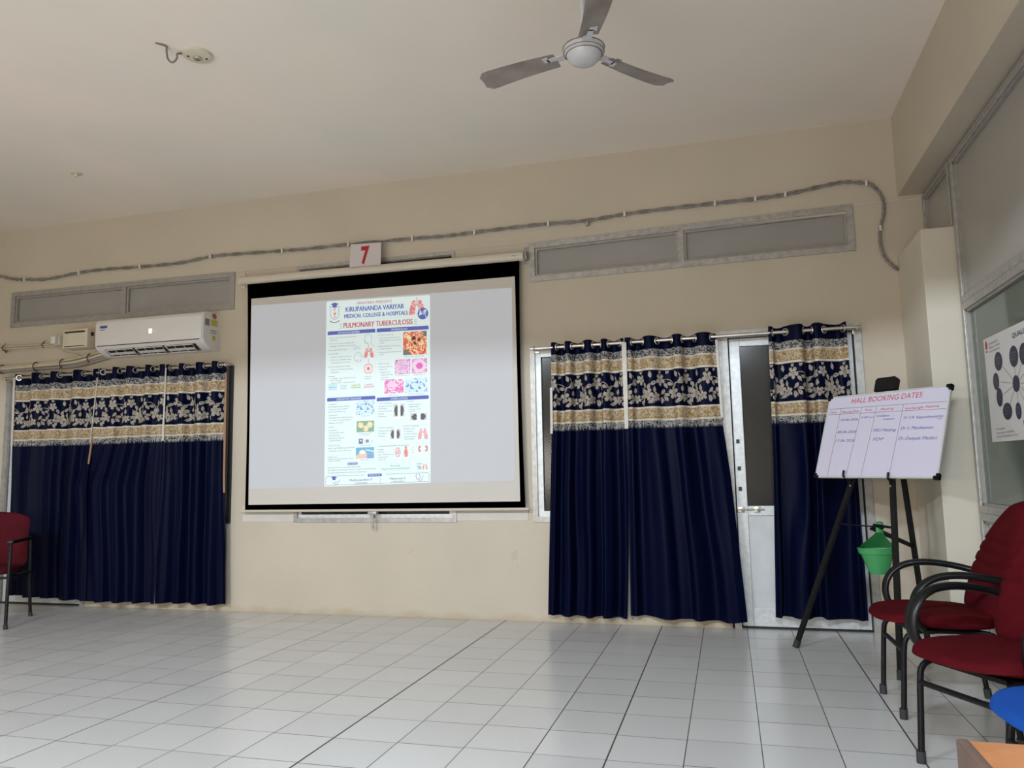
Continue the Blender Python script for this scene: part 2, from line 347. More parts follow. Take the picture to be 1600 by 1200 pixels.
NAVY = np.array([.0013, .0028, .0175])
def brocade(s, v):
    """s metres across the cloth, v metres below the top of the woven border (0..0.581)"""
    n = len(s); c = np.tile(NAVY, (n, 1))
    beige = np.array([.44, .37, .27]); silver = np.array([.33, .31, .28]); gold = np.array([.27, .155, .05]); ivory = np.array([.56, .50, .41])
    def scrib(mk, seed):
        a = vn(s*170, v*120, seed); b_ = vn(s*60, v*260, seed+1)
        ink = (a > .52) & (b_ > .33)
        c[mk] = silver; c[mk & ink] = np.array([.03, .03, .045])
        c[mk & (hsh(np.floor(s*110), np.floor(v*160), seed+2) > .8)] = np.array([.05, .05, .06])
    def goldband(mk, t, seed):
        c[mk] = beige
        a = np.abs(vn(s*95, v*75, seed)-.5); b_ = np.abs(vn(s*70+9, v*130, seed+3)-.5)
        sq = (a < .10) | (b_ < .07)
        c[mk & sq & (t > .13) & (t < .80)] = gold
        c[mk & ((t < .09) | (t > .88))] = ivory
        c[mk & (t > .80) & (t < .84)] = gold*.8
    scrib((v >= 0) & (v < .055), 3)
    goldband((v >= .055) & (v < .160), (v-.055)/.105, 11)
    goldband((v >= .438) & (v < .542), (v-.438)/.104, 17)
    scrib((v >= .542) & (v <= .581), 23)
    # floral band, repeat of 0.46 m
    fl = (v >= .160) & (v < .438)
    T = .46; mask = np.zeros(n, bool); vein = np.zeros(n, bool)
    def flower(cx, cy, R, a0, k=5):
        nonlocal mask, vein
        dx = (s-cx+T/2) % T - T/2; dy = -(v-.160) + cy; dy = -dy
        rr_ = np.hypot(dx, dy); th = np.arctan2(dy, dx)-a0
        pet = R*(.40+.72*np.abs(np.cos(th*k/2))**.75)*(1+.06*np.cos(th*k*4))
        inn = rr_ < pet
        ve = inn & ((np.abs(np.sin(th*k)) < .09) & (rr_ > R*.3)) | (inn & (np.abs(np.cos(th*k/2)) < .12)) | (np.abs(rr_-R*.24) < .0022)
        mask |= inn; vein |= ve
    def leaf(cx, cy, L, W_, a):
        nonlocal mask, vein
        dx = (s-cx+T/2) % T - T/2; dy = (v-.160)-cy
        p = dx*math.cos(a)+dy*math.sin(a); q = -dx*math.sin(a)+dy*math.cos(a)
        t = p/L
        inn = (t > 0) & (t < 1) & (np.abs(q) < W_*np.sin(PI*np.clip(t, 0, 1)**.75)**1.2)
        mask |= inn; vein |= inn & (np.abs(q) < .0016) & (t > .15) & (t < .85)
    def stem(cx, cy, R, a0, a1, wd=.0028):
        nonlocal mask
        dx = (s-cx+T/2) % T - T/2; dy = (v-.160)-cy; th = np.arctan2(dy, dx)
        mask |= (np.abs(np.hypot(dx, dy)-R) < wd) & (th > a0) & (th < a1)
    for a in ((.075, .075, .042, .3), (.20, .175, .046, .9), (.335, .07, .036, 1.5), (.415, .185, .043, .1), (.03, .205, .033, .7), (.30, .215, .030, .4)): flower(*a)
    for cx, cy in ((.075, .075), (.20, .175), (.335, .07), (.415, .185), (.03, .205), (.30, .215)):
        sd = int(cx*1000)
        for k in range(6):
            a = hsh(np.array([sd+k]), np.array([k]), 5)[0]*.8 + k*PI/3
            R_ = .036+.012*hsh(np.array([sd]), np.array([k]), 8)[0]
            if k % 2 == 0: leaf(cx+R_*math.cos(a), cy+R_*math.sin(a), .050, .0125, a + .45)
    for x_, y_, a_ in ((.135, .03, -1.2), (.14, .10, .3), (.245, .06, -1.9), (.26, .10, -.9), (.145, .235, -2.3), (.24, .245, -.6), (.37, .135, 1.9), (.44, .06, -1.7), (.44, .11, -.4), (.12, .15, 2.4), (.36, .255, -1.2), (.09, .255, -1.6)):
        leaf(x_, y_, .055, .0135, a_)
    stem(.13, .14, .07, -2.6, .4); stem(.30, .14, .085, -.4, 2.3); stem(.42, .12, .07, 1.3, 3.0); stem(.22, .06, .05, -.6, 1.9)
    yb = v-.160
    mask &= (yb > .006) & (yb < .270)
    c[fl & mask] = np.array([.37, .32, .26]); c[fl & mask & vein] = np.array([.10, .09, .11])
    tw = .88+.24*hsh(np.floor(s*400), np.floor(v*400), 41)
    return c*tw[:, None]

# ------------------------------------------------------------------ the setting
def struct(name, bm, m, parent=None, **k): return obj(name, bm, m, parent, kind=None if parent else 'structure', smooth=False, **k)
X0, X1, X2, XR = -7.6, 1.25, 1.47, 2.6
YR, ZC = -9.3, 3.68
bm = newbm(); box(bm, X0-.1, XR, YR-.1, 1.8, -.1, 0); struct('floor', bm, M['floor'])
bm = newbm(); box(bm, X0-.1, XR, YR-.1, 1.8, ZC, ZC+.1); struct('ceiling', bm, M['ceil'])
# back wall with its openings (x0, x1, z0, z1)
OPEN = [(-6.79, -5.78, 0, 2.16), (-5.78, -4.27, .77, 2.14), (-6.79, -4.265, 2.70, 3.00), (-3.585, -2.135, .78, 2.14), (-3.585, -2.135, 2.70, 2.985),
        (-1.465, -.02, .78, 2.135), (-.02, .955, 0, 2.15), (-1.455, .955, 2.72, 2.99)]
xs = sorted({X0, XR} | {a for q in OPEN for a in q[:2]}); zs = sorted({0, ZC} | {a for q in OPEN for a in q[2:]})
bm = newbm()
def isopen(x, z): return any(a < x < b and c < z < d for a, b, c, d in OPEN)
g = {(i, j): not isopen((xs[i]+xs[i+1])/2, (zs[j]+zs[j+1])/2) for i in range(len(xs)-1) for j in range(len(zs)-1)}
for (i, j), sol in g.items():
    if not sol: continue
    a, b, c, d = xs[i], xs[i+1], zs[j], zs[j+1]
    poly(bm, [(a, 0, c), (b, 0, c), (b, 0, d), (a, 0, d)]); poly(bm, [(a, .18, c), (a, .18, d), (b, .18, d), (b, .18, c)])
    if not g.get((i-1, j), True): poly(bm, [(a, 0, c), (a, 0, d), (a, .18, d), (a, .18, c)])
    if not g.get((i+1, j), True): poly(bm, [(b, 0, c), (b, .18, c), (b, .18, d), (b, 0, d)])
    if not g.get((i, j-1), True): poly(bm, [(a, 0, c), (a, .18, c), (b, .18, c), (b, 0, c)])
    if not g.get((i, j+1), True): poly(bm, [(a, 0, d), (b, 0, d), (b, .18, d), (a, .18, d)])
bmesh.ops.remove_doubles(bm, verts=bm.verts, dist=1e-5)
wall_back = struct('wall_back', bm, M['wall'])
bm = newbm(); box(bm, X0-.1, X0, YR-.1, 1.8, 0, ZC); struct('wall_left', bm, M['wall'])
bm = newbm(); box(bm, X0-.1, XR, YR-.1, YR, 0, ZC); struct('wall_rear', bm, M['wall'])
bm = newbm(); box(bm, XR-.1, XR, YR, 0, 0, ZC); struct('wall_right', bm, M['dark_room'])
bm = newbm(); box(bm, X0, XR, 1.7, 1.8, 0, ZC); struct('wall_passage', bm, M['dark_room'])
bm = newbm(); box(bm, 1.28, 1.62, YR, 0, 3.08, ZC); struct('trim_1', bm, M['wall'])                 # beam along the right side
bm = newbm(); box(bm, X0, 1.28, -5.15, -4.85, 3.06, ZC); struct('trim_2', bm, M['wall'])            # cross beam above the camera
bm = newbm(); box(bm, X1, 1.49, -.68, 0, 0, 2.63, .004); struct('trim_3', bm, M['white_block'])       # stub wall in the corner
# shallow plaster ledges, pale repair patches beside the bottom of the screen
bm = newbm()
for a, b, z0, z1 in ((-4.11, -3.61, .765, .90), (-2.13, -1.53, .77, .90)): box(bm, a, b, -.004, 0, z0, z1)
struct('trim_4', bm, M['patch'])
bm = newbm(); box(bm, -4.27, -1.49, -.006, 0, 3.012, 3.018); box(bm, .97, 1.45, -.006, 0, 3.045, 3.052); struct('trim_5', bm, M['patch'])

def zlin(za, zb, xa, xb): return lambda x: za + (zb-za)*(x-xa)/(xb-xa)
def skewbar(bm, x0, x1, zf0, zf1, y0, y1):
    """bar between heights zf0(x) and zf1(x): lets an old frame hang a little out of level"""
    V = [bm.verts.new((x, y, z)) for x in (x0, x1) for y in (y0, y1) for z in (zf0(x), zf1(x))]
    for q in [(0,1,3,2), (4,6,7,5), (0,4,5,1), (2,3,7,6), (0,2,6,4), (1,5,7,3)]: bm.faces.new([V[i] for i in q])
def window(name, x0, x1, zb, zt, mulls=(), fw_=.045, y0=-.012, y1=.05, pane=M['frost'], fm=M['alu_dim'], yp=.03, inner=.018, im=M['alu_white'], sash=True):
    """zb, zt: heights of the bottom and top edge as functions of x"""
    root = thing(name, loc=((x0+x1)/2, 0, zb((x0+x1)/2)), kind='structure')
    bm = newbm()
    skewbar(bm, x0, x1, lambda x: zt(x)-fw_, zt, y0, y1); skewbar(bm, x0, x1, zb, lambda x: zb(x)+fw_, y0, y1)
    skewbar(bm, x0, x0+fw_, lambda x: zb(x)+fw_, lambda x: zt(x)-fw_, y0, y1); skewbar(bm, x1-fw_, x1, lambda x: zb(x)+fw_, lambda x: zt(x)-fw_, y0, y1)
    for mx in mulls: skewbar(bm, mx-fw_/2, mx+fw_/2, lambda x: zb(x)+fw_, lambda x: zt(x)-fw_, y0+.004, y1)
    obj('frame', bm, fm, root, smooth=False)
    edges = [x0+fw_] + [q for mx in mulls for q in (mx-fw_/2, mx+fw_/2)] + [x1-fw_]
    for a, b in zip(edges[::2], edges[1::2]):
        if sash:
            bm = newbm(); i = inner
            skewbar(bm, a, b, lambda x: zt(x)-fw_-i, lambda x: zt(x)-fw_, y0+.018, y1); skewbar(bm, a, b, lambda x: zb(x)+fw_, lambda x: zb(x)+fw_+i, y0+.018, y1)
            skewbar(bm, a, a+i, lambda x: zb(x)+fw_+i, lambda x: zt(x)-fw_-i, y0+.018, y1); skewbar(bm, b-i, b, lambda x: zb(x)+fw_+i, lambda x: zt(x)-fw_-i, y0+.018, y1)
            obj('sash', bm, im, root, smooth=False)
        bm = newbm(); skewbar(bm, a+.004, b-.004, lambda x: zb(x)+fw_, lambda x: zt(x)-fw_, yp, yp+.006); obj('pane', bm, pane, root, smooth=False)
    return root
window('window_1', -6.815, -4.243, zlin(2.672, 2.668, -6.8, -4.2), zlin(3.028, 3.015, -6.8, -4.2), (-5.46,), im=M['alu_dim'])
window('window_2', -3.605, -2.118, lambda x: 2.68, lambda x: 3.0, (), im=M['alu_dim'], fm=M['alu'], fw_=.026, inner=.006, pane=M['glass'])
window('window_3', -1.475, .975, zlin(2.680, 2.706, -1.47, .97), zlin(3.003, 3.056, -1.47, .97), (-.265,), im=M['alu_dim'], fm=M['alu'])
w4 = window('window_4', -5.76, -4.245, lambda x: .745, lambda x: 2.16, (-5.0,), pane=M['glass'], fm=M['alu'], inner=.03, fw_=.04)
bm = newbm(); box(bm, -4.268, -4.232, -.02, .0, .752, 2.15); obj('recess_shade_strip', bm, M['dark'], w4, smooth=False)  # dark strip added to paint the shadowed recess at the right frame
window('window_5', -3.605, -2.125, lambda x: .758, lambda x: 2.16, (-2.87,), pane=M['glass'], fm=M['alu'], inner=.03, fw_=.035)
window('window_6', -1.487, -.0, lambda x: .757, zlin(2.145, 2.165, -1.49, 0), (-.75,), pane=M['glass'], fm=M['alu'], inner=.045, fw_=.04)
def door(name, x0, x1, zt, hinge):
    root = thing(name, loc=((x0+x1)/2, .05, 0), kind='structure')
    y0, y1 = .0, .085
    bm = newbm()
    box(bm, x0, x0+.05, y0-.012, y1, 0, zt); box(bm, x1-.05, x1, y0-.012, y1, 0, zt); box(bm, x0+.05, x1-.05, y0-.012, y1, zt-.055, zt)
    obj('door_frame', bm, M['alu'], root, smooth=False)
    a, b = x0+.058, x1-.058
    bm = newbm(); st = .075
    box(bm, a, a+st, .02, .06, .012, zt-.06, .003); box(bm, b-st, b, .02, .06, .012, zt-.06, .003)
    box(bm, a+st, b-st, .02, .06, zt-.12, zt-.06, .003); box(bm, a+st, b-st, .02, .06, .80, .87, .003); box(bm, a+st, b-st, .02, .06, .012, .14, .003)
    leaf = obj('door_leaf', bm, M['alu_white'], root, smooth=False)
    bm = newbm(); box(bm, a+st-.004, b-st+.004, .036, .042, .865, zt-.115); obj('pane', bm, M['glass'], leaf, smooth=False)
    bm = newbm(); box(bm, a+st-.004, b-st+.004, .032, .044, .135, .805); obj('panel', bm, M['door_panel'], leaf, smooth=False)
    bm = newbm(); xh = a+.03 if hinge < 0 else b-.03
    sweep(bm, [(xh-.025, .008, .845), (xh+.16, .008, .845)], .006, n=8); box(bm, xh-.03, xh+.02, .004, .02, .825, .865, .002); box(bm, xh+.09, xh+.13, .004, .02, .825, .865, .002)
    sweep(bm, [(xh+.10, .008, .845), (xh+.10, -.02, .845)], .005, n=8)
    obj('door_bolt', bm, M['steel'], leaf)
    bm = newbm()
    for z in (1.13, 1.33, .98): box(bm, xh-.012, xh+.012, .014, .02, z, z+.03)
    obj('lock_slot', bm, M['dark'], leaf, smooth=False)
    bm = newbm(); box(bm, x0+.05, x1-.05, .0, .13, 0, .008); obj('threshold_shadow', bm, M['dark'], root, smooth=False)  # dark colour puts the shadow line under the door into the threshold
    return root
door('door_1', -6.815, -5.765, 2.185, 1)
door('door_2', -.005, .972, 2.175, -1)
# glazed partition on the right
def part_window(name, y0, y1, z0, z1, pane, fw_=.045, kick=False, fm=M['alu']):
    root = thing(name, loc=(X2, (y0+y1)/2, z0), kind='structure')
    bm = newbm(); xa, xb = X2-.035, X2+.02
    box(bm, xa, xb, y0, y0+fw_, z0, z1, .004); box(bm, xa, xb, y1-fw_, y1, z0, z1, .004)
    box(bm, xa, xb, y0+fw_, y1-fw_, z1-fw_, z1, .004); box(bm, xa, xb, y0+fw_, y1-fw_, z0, z0+fw_, .004)
    obj('frame', bm, fm, root, smooth=False)
    bm = newbm(); i = .014
    box(bm, xa+.014, xb, y0+fw_, y0+fw_+i, z0+fw_, z1-fw_); box(bm, xa+.014, xb, y1-fw_-i, y1-fw_, z0+fw_, z1-fw_)
    box(bm, xa+.014, xb, y0+fw_, y1-fw_, z1-fw_-i, z1-fw_); box(bm, xa+.014, xb, y0+fw_, y1-fw_, z0+fw_, z0+fw_+i)
    obj('glazing_bead', bm, M['alu_dim'], root, smooth=False)
    bm = newbm(); box(bm, X2-.001, X2+.006, y0+fw_, y1-fw_, z0+fw_, z1-fw_); obj('pane', bm, pane, root, smooth=False)
    return root
part_window('window_7', -.66, -.005, 2.63, 3.06, M['frost_grey'], .028)
k = 8
for a, b in ((-2.95, -.70), (-5.2, -2.95), (-7.45, -5.2), (YR, -7.45)):
    part_window('window_%d' % k, a, b, 2.125, 3.06, M['frost_grey']); k += 1
    part_window('window_%d' % k, a, b, .855, 2.125, M['green_glass']); k += 1
    part_window('window_%d' % k, a, b, 0, .855, M['door_panel']); k += 1

# ------------------------------------------------------------------ curtains
def curtain(label, xl, xr, ztop, zbot, folds, seed, tapes=(), yc=-.085, amp=.040, rodz=2.12, side=1, zpat=2.056, ph0=0.0, warp=.02, hemskew=0.0):
    """xl, xr: [(z, x), ...] outlines of the left and right edge"""
    fl = lambda tab: (lambda z: np.interp(z, [t[0] for t in tab][::-1], [t[1] for t in tab][::-1]))
    L, R_ = fl(xl), fl(xr)
    wid = (L(2.0)*-1 + R_(2.0)); cloth = wid*1.35
    nx = int(cloth/.0036)
    zrow = list(np.linspace(ztop, zpat+.004, 14)) + list(np.arange(zpat, zpat-.583, -.0036)) + list(np.linspace(zpat-.60, zbot, 44))
    zrow = np.array(zrow); nz = len(zrow)
    s = np.linspace(0, 1, nx)
    S, Z = np.meshgrid(s, zrow)
    a = np.clip((ztop-Z)/(ztop-zbot), 0, 1)
    ws = S + warp*np.sin(2*PI*S*2+seed) 
    ph = 2*PI*folds*ws + ph0
    drift = (vn(S*3+seed*7, a*2.2, seed)-.5)*2.6*np.clip(a*1.6-.25, 0, 1)
    A = amp*(1-.25*np.clip(a*3, 0, 1)+.25*a)*(.75+.5*vn(S*4+3, a*1.5+seed, seed+9))
    A = np.where(a < .06, amp, A)
    edge = np.clip(np.minimum(S, 1-S)*14, .25, 1)
    y = -A*np.cos(ph+drift)*edge
    y += -.010*np.sin(ph*2.3+drift*2+seed)*np.clip(a*2, 0, 1) + .012*(vn(S*9, a*5, seed+20)-.5)*np.clip(a*3, 0, 1)
    sharp_ = .10/folds/2
    xx = L(Z) + (R_(Z)-L(Z))*(S + .22/(2*PI*folds)*np.sin(2*(ph+drift))*edge*.8)
    hem = (Z < zbot+.06)
    Zf = Z + .006*np.cos(ph) * (a < .03) + .012*(vn(S*6, a*0+2, seed+4)-.5)*a + hemskew*(S-.5)*a
    Y = yc + y - .01*a
    co = np.stack([xx, Y, Zf], -1).reshape(-1, 3)
    me = bpy.data.meshes.new('cloth')
    idx = np.arange(nx*nz).reshape(nz, nx)
    fc = np.stack([idx[:-1, :-1], idx[:-1, 1:], idx[1:, 1:], idx[1:, :-1]], -1).reshape(-1, 4)
    me.vertices.add(len(co)); me.vertices.foreach_set('co', co.ravel())
    me.loops.add(fc.size); me.loops.foreach_set('vertex_index', fc.ravel())
    me.polygons.add(len(fc)); me.polygons.foreach_set('loop_start', np.arange(0, fc.size, 4)); me.polygons.foreach_set('loop_total', np.full(len(fc), 4))
    me.update(); me.validate()
    vv = (zpat - Z).ravel(); ss = (S*cloth).ravel()+seed*.13
    col = brocade(ss, vv)
    at = me.color_attributes.new('col', 'FLOAT_COLOR', 'POINT')
    at.data.foreach_set('color', np.concatenate([col, np.ones((len(col), 1))], 1).ravel())
    xm = float((L(2)+R_(2))/2)
    root = thing('curtain', label, 'curtain', (xm, yc, zbot), group=None)
    cl = obj('cloth', me, M['curtain'], root, sharp=180)
    # metal eyelets where the rod passes through the cloth
    nring = int(round(2*folds))
    for i in range(nring+2):
        target = PI/2 + PI*i
        k_ = np.argmin(np.abs(ph[0]-target))
        if abs(ph[0][k_]-target) > .4 or k_ < nx*.03 or k_ > nx*.97: continue
        x_ = float(np.interp(rodz, zrow[::-1], xx[:, k_][::-1])); yy = float(Y[3, k_])
        slope = (xx[3, k_+1]-xx[3, k_-1], Y[3, k_+1]-Y[3, k_-1])
        nn = Vector((-slope[1], slope[0], 0)); 
        bm = newbm(); ring(bm, (x_, yy, rodz), nn, .024, .0055); obj('eyelet', bm, M['steel'], root)
    for (sd, z0, z1, wd, m_) in tapes:
        bm = newbm(); E_ = L if sd < 0 else R_
        prev = None
        for z in np.linspace(z1, z0, 24):
            j = np.argmin(np.abs(zrow-z)); kk = 0 if sd < 0 else nx-1
            x_ = float(E_(z)); y_ = float(Y[j, kk])-.006
            q = [bm.verts.new((x_-wd*.55, y_, z)), bm.verts.new((x_+wd*.45, y_-.004, z)), bm.verts.new((x_+wd*.45, y_+.001, z)), bm.verts.new((x_-wd*.55, y_+.004, z))]
            if prev:
                for i in range(4): bm.faces.new((prev[i], prev[(i+1) % 4], q[(i+1) % 4], q[i]))
            prev = q
        obj('hem_tape', bm, m_, root)
    return root
W_, B_ = M['tape'], M['tape_brown']
curtain('navy brocade curtain, leftmost of the left window and door, behind the small maroon chair', [(2.17, -6.62), (1.5, -6.60), (.09, -6.55)], [(2.17, -5.635), (1.5, -5.66), (1.1, -5.70), (.07, -5.66)], 2.182, .075, 4, 1, [(-1, 1.49, 2.15, .03, W_), (1, 1.30, 2.10, .022, B_)], rodz=2.15, zpat=2.075, hemskew=-.03)
curtain('navy brocade curtain in the middle of the left window, swept to the left lower down', [(2.17, -5.612), (1.5, -5.665), (1.1, -5.84), (.07, -5.74)], [(2.17, -4.885), (1.2, -4.89), (.07, -4.90)], 2.182, .062, 4, 2, [(-1, 1.49, 2.10, .012, W_)], rodz=2.15, yc=-.10, zpat=2.075)
curtain('navy brocade curtain at the right end of the left window, next to the projector screen', [(2.17, -4.883), (1.2, -4.88), (.07, -4.90)], [(2.17, -4.262), (1.2, -4.245), (.07, -4.205)], 2.178, .065, 3.5, 3, [(-1, 1.49, 2.15, .026, W_), (1, 1.02, 2.08, .022, B_)], rodz=2.15, zpat=2.072)
curtain('narrow navy brocade curtain at the left end of the right window', [(2.15, -1.292), (1.5, -1.30), (.07, -1.365)], [(2.15, -.722), (1.0, -.722), (.6, -.736), (.07, -.765)], 2.152, .065, 4, 4, [(1, 1.46, 2.12, .028, W_), (-1, 1.44, 1.80, .02, W_)], hemskew=-.01, rodz=2.118)
curtain('wide flaring navy brocade curtain between the right window and the glazed door', [(2.15, -.712), (.9, -.724), (.07, -.742)], [(2.15, -.035), (1.5, -.02), (1.1, .02), (.07, .085)], 2.152, .068, 3.5, 5, [(-1, 1.47, 2.12, .026, W_), (1, 1.52, 2.10, .018, W_)], yc=-.09, hemskew=-.02, rodz=2.118)
curtain('navy brocade curtain over the right half of the glazed door, behind the whiteboard', [(2.16, .335), (1.2, .32), (.09, .275)], [(2.16, .865), (1.5, .872), (.09, .873)], 2.168, .10, 3, 6, [], warp=.05, rodz=2.125, hemskew=-.01)
def rod(label, xa, xb, z, za=None):
    root = thing('curtain_rod', label, 'curtain rod', ((xa+xb)/2, -.085, z))
    bm = newbm(); sweep(bm, [(xa, -.085, z), (xb, -.085, z if za is None else za)], .0125, n=14); obj('pole', bm, M['steel'], root)
    for x in (xa+.03, xb-.03):
        bm = newbm(); sweep(bm, [(x, -.085, z), (x, 0, z)], .008, n=8); ring(bm, (x, -.085, z), (1, 0, 0), .016, .005); box(bm, x-.02, x+.02, -.006, 0, z-.025, z+.025, .002); obj('bracket', bm, M['steel'], root)
rod('steel curtain rod over the left window, through three curtains', -6.77, -4.23, 2.15)
rod('steel curtain rod over the right window and door', -1.46, .965, 2.118, 2.128)

# ------------------------------------------------------------------ projector screen
K = .99      # the screen hangs 6 cm in front of the wall
scr = thing('projector_screen', 'pull-down projector screen with black border showing a projected medical poster', 'projector screen', (-2.82, -.06, .85))
bm = newbm()
prof = [(-.02, -.034), (-.085, -.034), (-.098, -.02), (-.098, .02), (-.085, .034), (-.02, .034)]
for (xa, xb, za, zb_) in ((-4.135, -1.505, 2.905, 2.885),):
    A = [bm.verts.new((xa, y, za+z)) for y, z in prof]; B = [bm.verts.new((xb, y, zb_+z)) for y, z in prof]
    for i in range(6): bm.faces.new((A[i], A[(i+1) % 6], B[(i+1) % 6], B[i]))
    bm.faces.new(A[::-1]); bm.faces.new(B)
case = obj('housing', bm, M['case'], scr, sharp=50)
bm = newbm(); box(bm, -1.62, -1.545, -.1, -.098, 2.875, 2.898); obj('maker_plate', bm, M['clip'], case, smooth=False)
bm = newbm(); text_bm(bm, 'SCREEN', lambda a, b: (a, -.1012, b), -1.615, -1.55, 2.881, .011); obj('plate_mark', bm, M['dark'], case, smooth=False)
for x, z in ((-4.15, 2.905), (-1.495, 2.885)):
    bm = newbm(); box(bm, x-.014, x+.014, -.075, 0, z-.03, z+.04, .003); box(bm, x-.02, x+.02, -.01, 0, z-.05, z+.09, .002); obj('wall_bracket', bm, M['alu_dim'] if x > -3 else M['case'], scr)
def screen_quad(bm, tl, tr, br, bl, y, nx=2, nz=24, sag=.0):
    G = []
    for j in range(nz+1):
        row = []
        for i in range(nx+1):
            a, b = i/nx, j/nz
            top = Vector(tl).lerp(Vector(tr), a); bot = Vector(bl).lerp(Vector(br), a); p = top.lerp(bot, b)
            sg = sag*math.sin(PI*b)*(1 if i == 0 else -1 if i == nx else 0)
            row.append(bm.verts.new((p.x+sg, y, p.y)))
        G.append(row)
    for j in range(nz):
        for i in range(nx): bm.faces.new((G[j][i], G[j][i+1], G[j+1][i+1], G[j+1][i]))
bm = newbm(); 
screen_quad(bm, (-4.072, 2.875), (-1.546, 2.855), (-1.536, .872), (-4.05, .865), -.060, sag=.012)
bmesh.ops.solidify(bm, geom=bm.faces[:], thickness=.002)
fab = obj('border_fabric', bm, M['scr_black'], scr, smooth=False)
bm = newbm(); screen_quad(bm, (-4.030, 2.735), (-1.585, 2.725), (-1.577, .921), (-4.016, .912), -.0612); obj('viewing_surface', bm, M['scr_white'], scr, smooth=False)
bm = newbm(); sweep(bm, [(-4.085, -.062, .858), (-1.505, -.062, .862)], .013, .011, n=12); obj('bottom_bar', bm, M['case'], scr)
bm = newbm()
box(bm, -2.875, -2.80, -.08, -.05, .825, .85, .003); sweep(bm, [(-2.875, -.066, .85), (-2.875, -.066, .832), (-2.80, -.066, .832), (-2.80, -.066, .85)], .004, n=6)
sweep(bm, [(-2.838, -.066, .83), (-2.838, -.066, .735)], .006, n=8); sweep(bm, [(-2.838, -.066, .735), (-2.838, -.066, .71)], .012, .012, n=8)
obj('pull_handle', bm, M['alu'], scr)
# the projected picture on the fabric
bm = newbm(); screen_quad(bm, (-4.026, 2.671), (-1.612, 2.634), (-1.618, 1.083), (-4.014, 1.046), -.0626); img = obj('projected_image', bm, M['p_back'], scr, smooth=False)
PQ = [Vector((-3.280, 2.650)), Vector((-2.320, 2.630)), Vector((-2.325, 1.078)), Vector((-3.285, 1.057))]
def pq(a, b, y=-.0645):
    """a 0..100 across the poster, b 0..164 down"""
    s_, t_ = a/100, b/164
    p = PQ[0].lerp(PQ[1], s_).lerp(PQ[3].lerp(PQ[2], s_), t_); return (p.x, y, p.y)
def rrect(a0, b0, a1, b1, rad, y, tl=True, bl=True):
    pts = []
    for cx, cy, t0, on in ((a0+rad, b0+rad, PI, tl), (a1-rad, b0+rad, 1.5*PI, tl), (a1-rad, b1-rad, 0, bl), (a0+rad, b1-rad, .5*PI, bl)):
        if on: pts += [pq(cx+rad*math.cos(t0+k*PI/10), cy+rad*math.sin(t0+k*PI/10), y) for k in range(6)]
        else: pts += [pq(cx+rad*math.copysign(1, math.cos(t0+PI/4)), cy+rad*math.copysign(1, math.sin(t0+PI/4)), y)]
    return pts
bm = newbm(); poly(bm, rrect(0, 0, 100, 164, 1.6, -.0636)); poster = obj('poster_sheet', bm, M['p_white'], img, smooth=False)
bm = newbm()
for q in ((1.6, 27.3, 48.4, 30.6), (49.7, 27.2, 98.6, 30.6), (1.9, 86.7, 48.6, 89.8), (50.0, 88.6, 98.6, 91.8)):
    poly(bm, rrect(*q, 1.0, -.0642, True, False)); obj('section_bar', bm, M['p_blue'], img, smooth=False); bm = newbm()
for q in ((22.5, 144, 32.2, 146), (41.8, 154.5, 55.1, 156.8)):
    poly(bm, rrect(*q, .8, -.0642)); obj('section_bar', bm, M['p_blue'], img, smooth=False); bm = newbm()
# mortar boards
for cx, cy, s_ in ((8.3, 2.9, 1.0), (9.5, 156.3, .75)):
    poly(bm, [pq(cx-4.4*s_, cy, -.0643), pq(cx, cy-1.5*s_, -.0643), pq(cx+4.4*s_, cy, -.0643), pq(cx, cy+1.5*s_, -.0643)]); poly(bm, [pq(cx-2.2*s_, cy+.6*s_, -.0642), pq(cx+2.2*s_, cy+.6*s_, -.0642), pq(cx+2.0*s_, cy+3*s_, -.0642), pq(cx-2.0*s_, cy+3*s_, -.0642)]); obj('mortarboard', bm, M['p_blue'], img, smooth=False); bm = newbm()
poly(bm, [pq(93.4+5.0*math.cos(k*PI/12), 16.3+5.2*math.sin(k*PI/12), -.0646) for k in range(24)]); obj('bacteria_disc', bm, M['p_blue'], img, smooth=False)
def ptext(bm, s_, x0, b_, x1, h_, m=0, bold=0):
    text_bm(bm, s_, lambda a, b: pq(a, -b, -.0652), x0, x1, -b_, h_, m, res=2)
    if bold: text_bm(bm, s_, lambda a, b: pq(a+.3, -b, -.0653), x0, x1, -b_, h_, m, res=2)      # a second strike makes the letters heavier
for s_, x0, b_, x1, h_ in (('KIRUPANANDA VARIYAR', 19.2, 10.6, 75.5, 4.4), ('MEDICAL COLLEGE & HOSPITALS', 18.0, 16.3, 79.1, 3.6)):
    bm = newbm(); ptext(bm, s_, x0, b_, x1, h_, bold=.006); obj('heading', bm, M['p_blue'], img, smooth=False)
bm = newbm()
ptext(bm, "VINAYAKA MISSION'S", 30.2, 4.5, 64.1, 2.6, bold=.0); obj('heading', bm, M['p_red'], img, smooth=False)
bm = newbm(); ptext(bm, 'PULMONARY TUBERCULOSIS', 17.3, 25.0, 83.6, 4.6, bold=.004)
obj('heading', bm, M['p_red'], img, smooth=False)
bm = newbm()
for s_, x0, b_, x1, h_ in (('ETIOPATHOGENESIS', 12.4, 30.0, 33.1, 1.9), ('MORPHOLOGY', 63.9, 29.9, 79.2, 1.9), ('LABORATORY DIAGNOSIS', 11.2, 89.2, 35.3, 1.9), ('COMPLICATIONS', 63.2, 91.2, 79.1, 1.9),
    ('KEY POINTS', 23.6, 145.6, 31.4, 1.2), ('PRESENTED BY', 43.3, 156.2, 53.7, 1.3)):
    ptext(bm, s_, x0, b_, x1, h_); obj('section_title', bm, M['p_white'], img, smooth=False); bm = newbm()
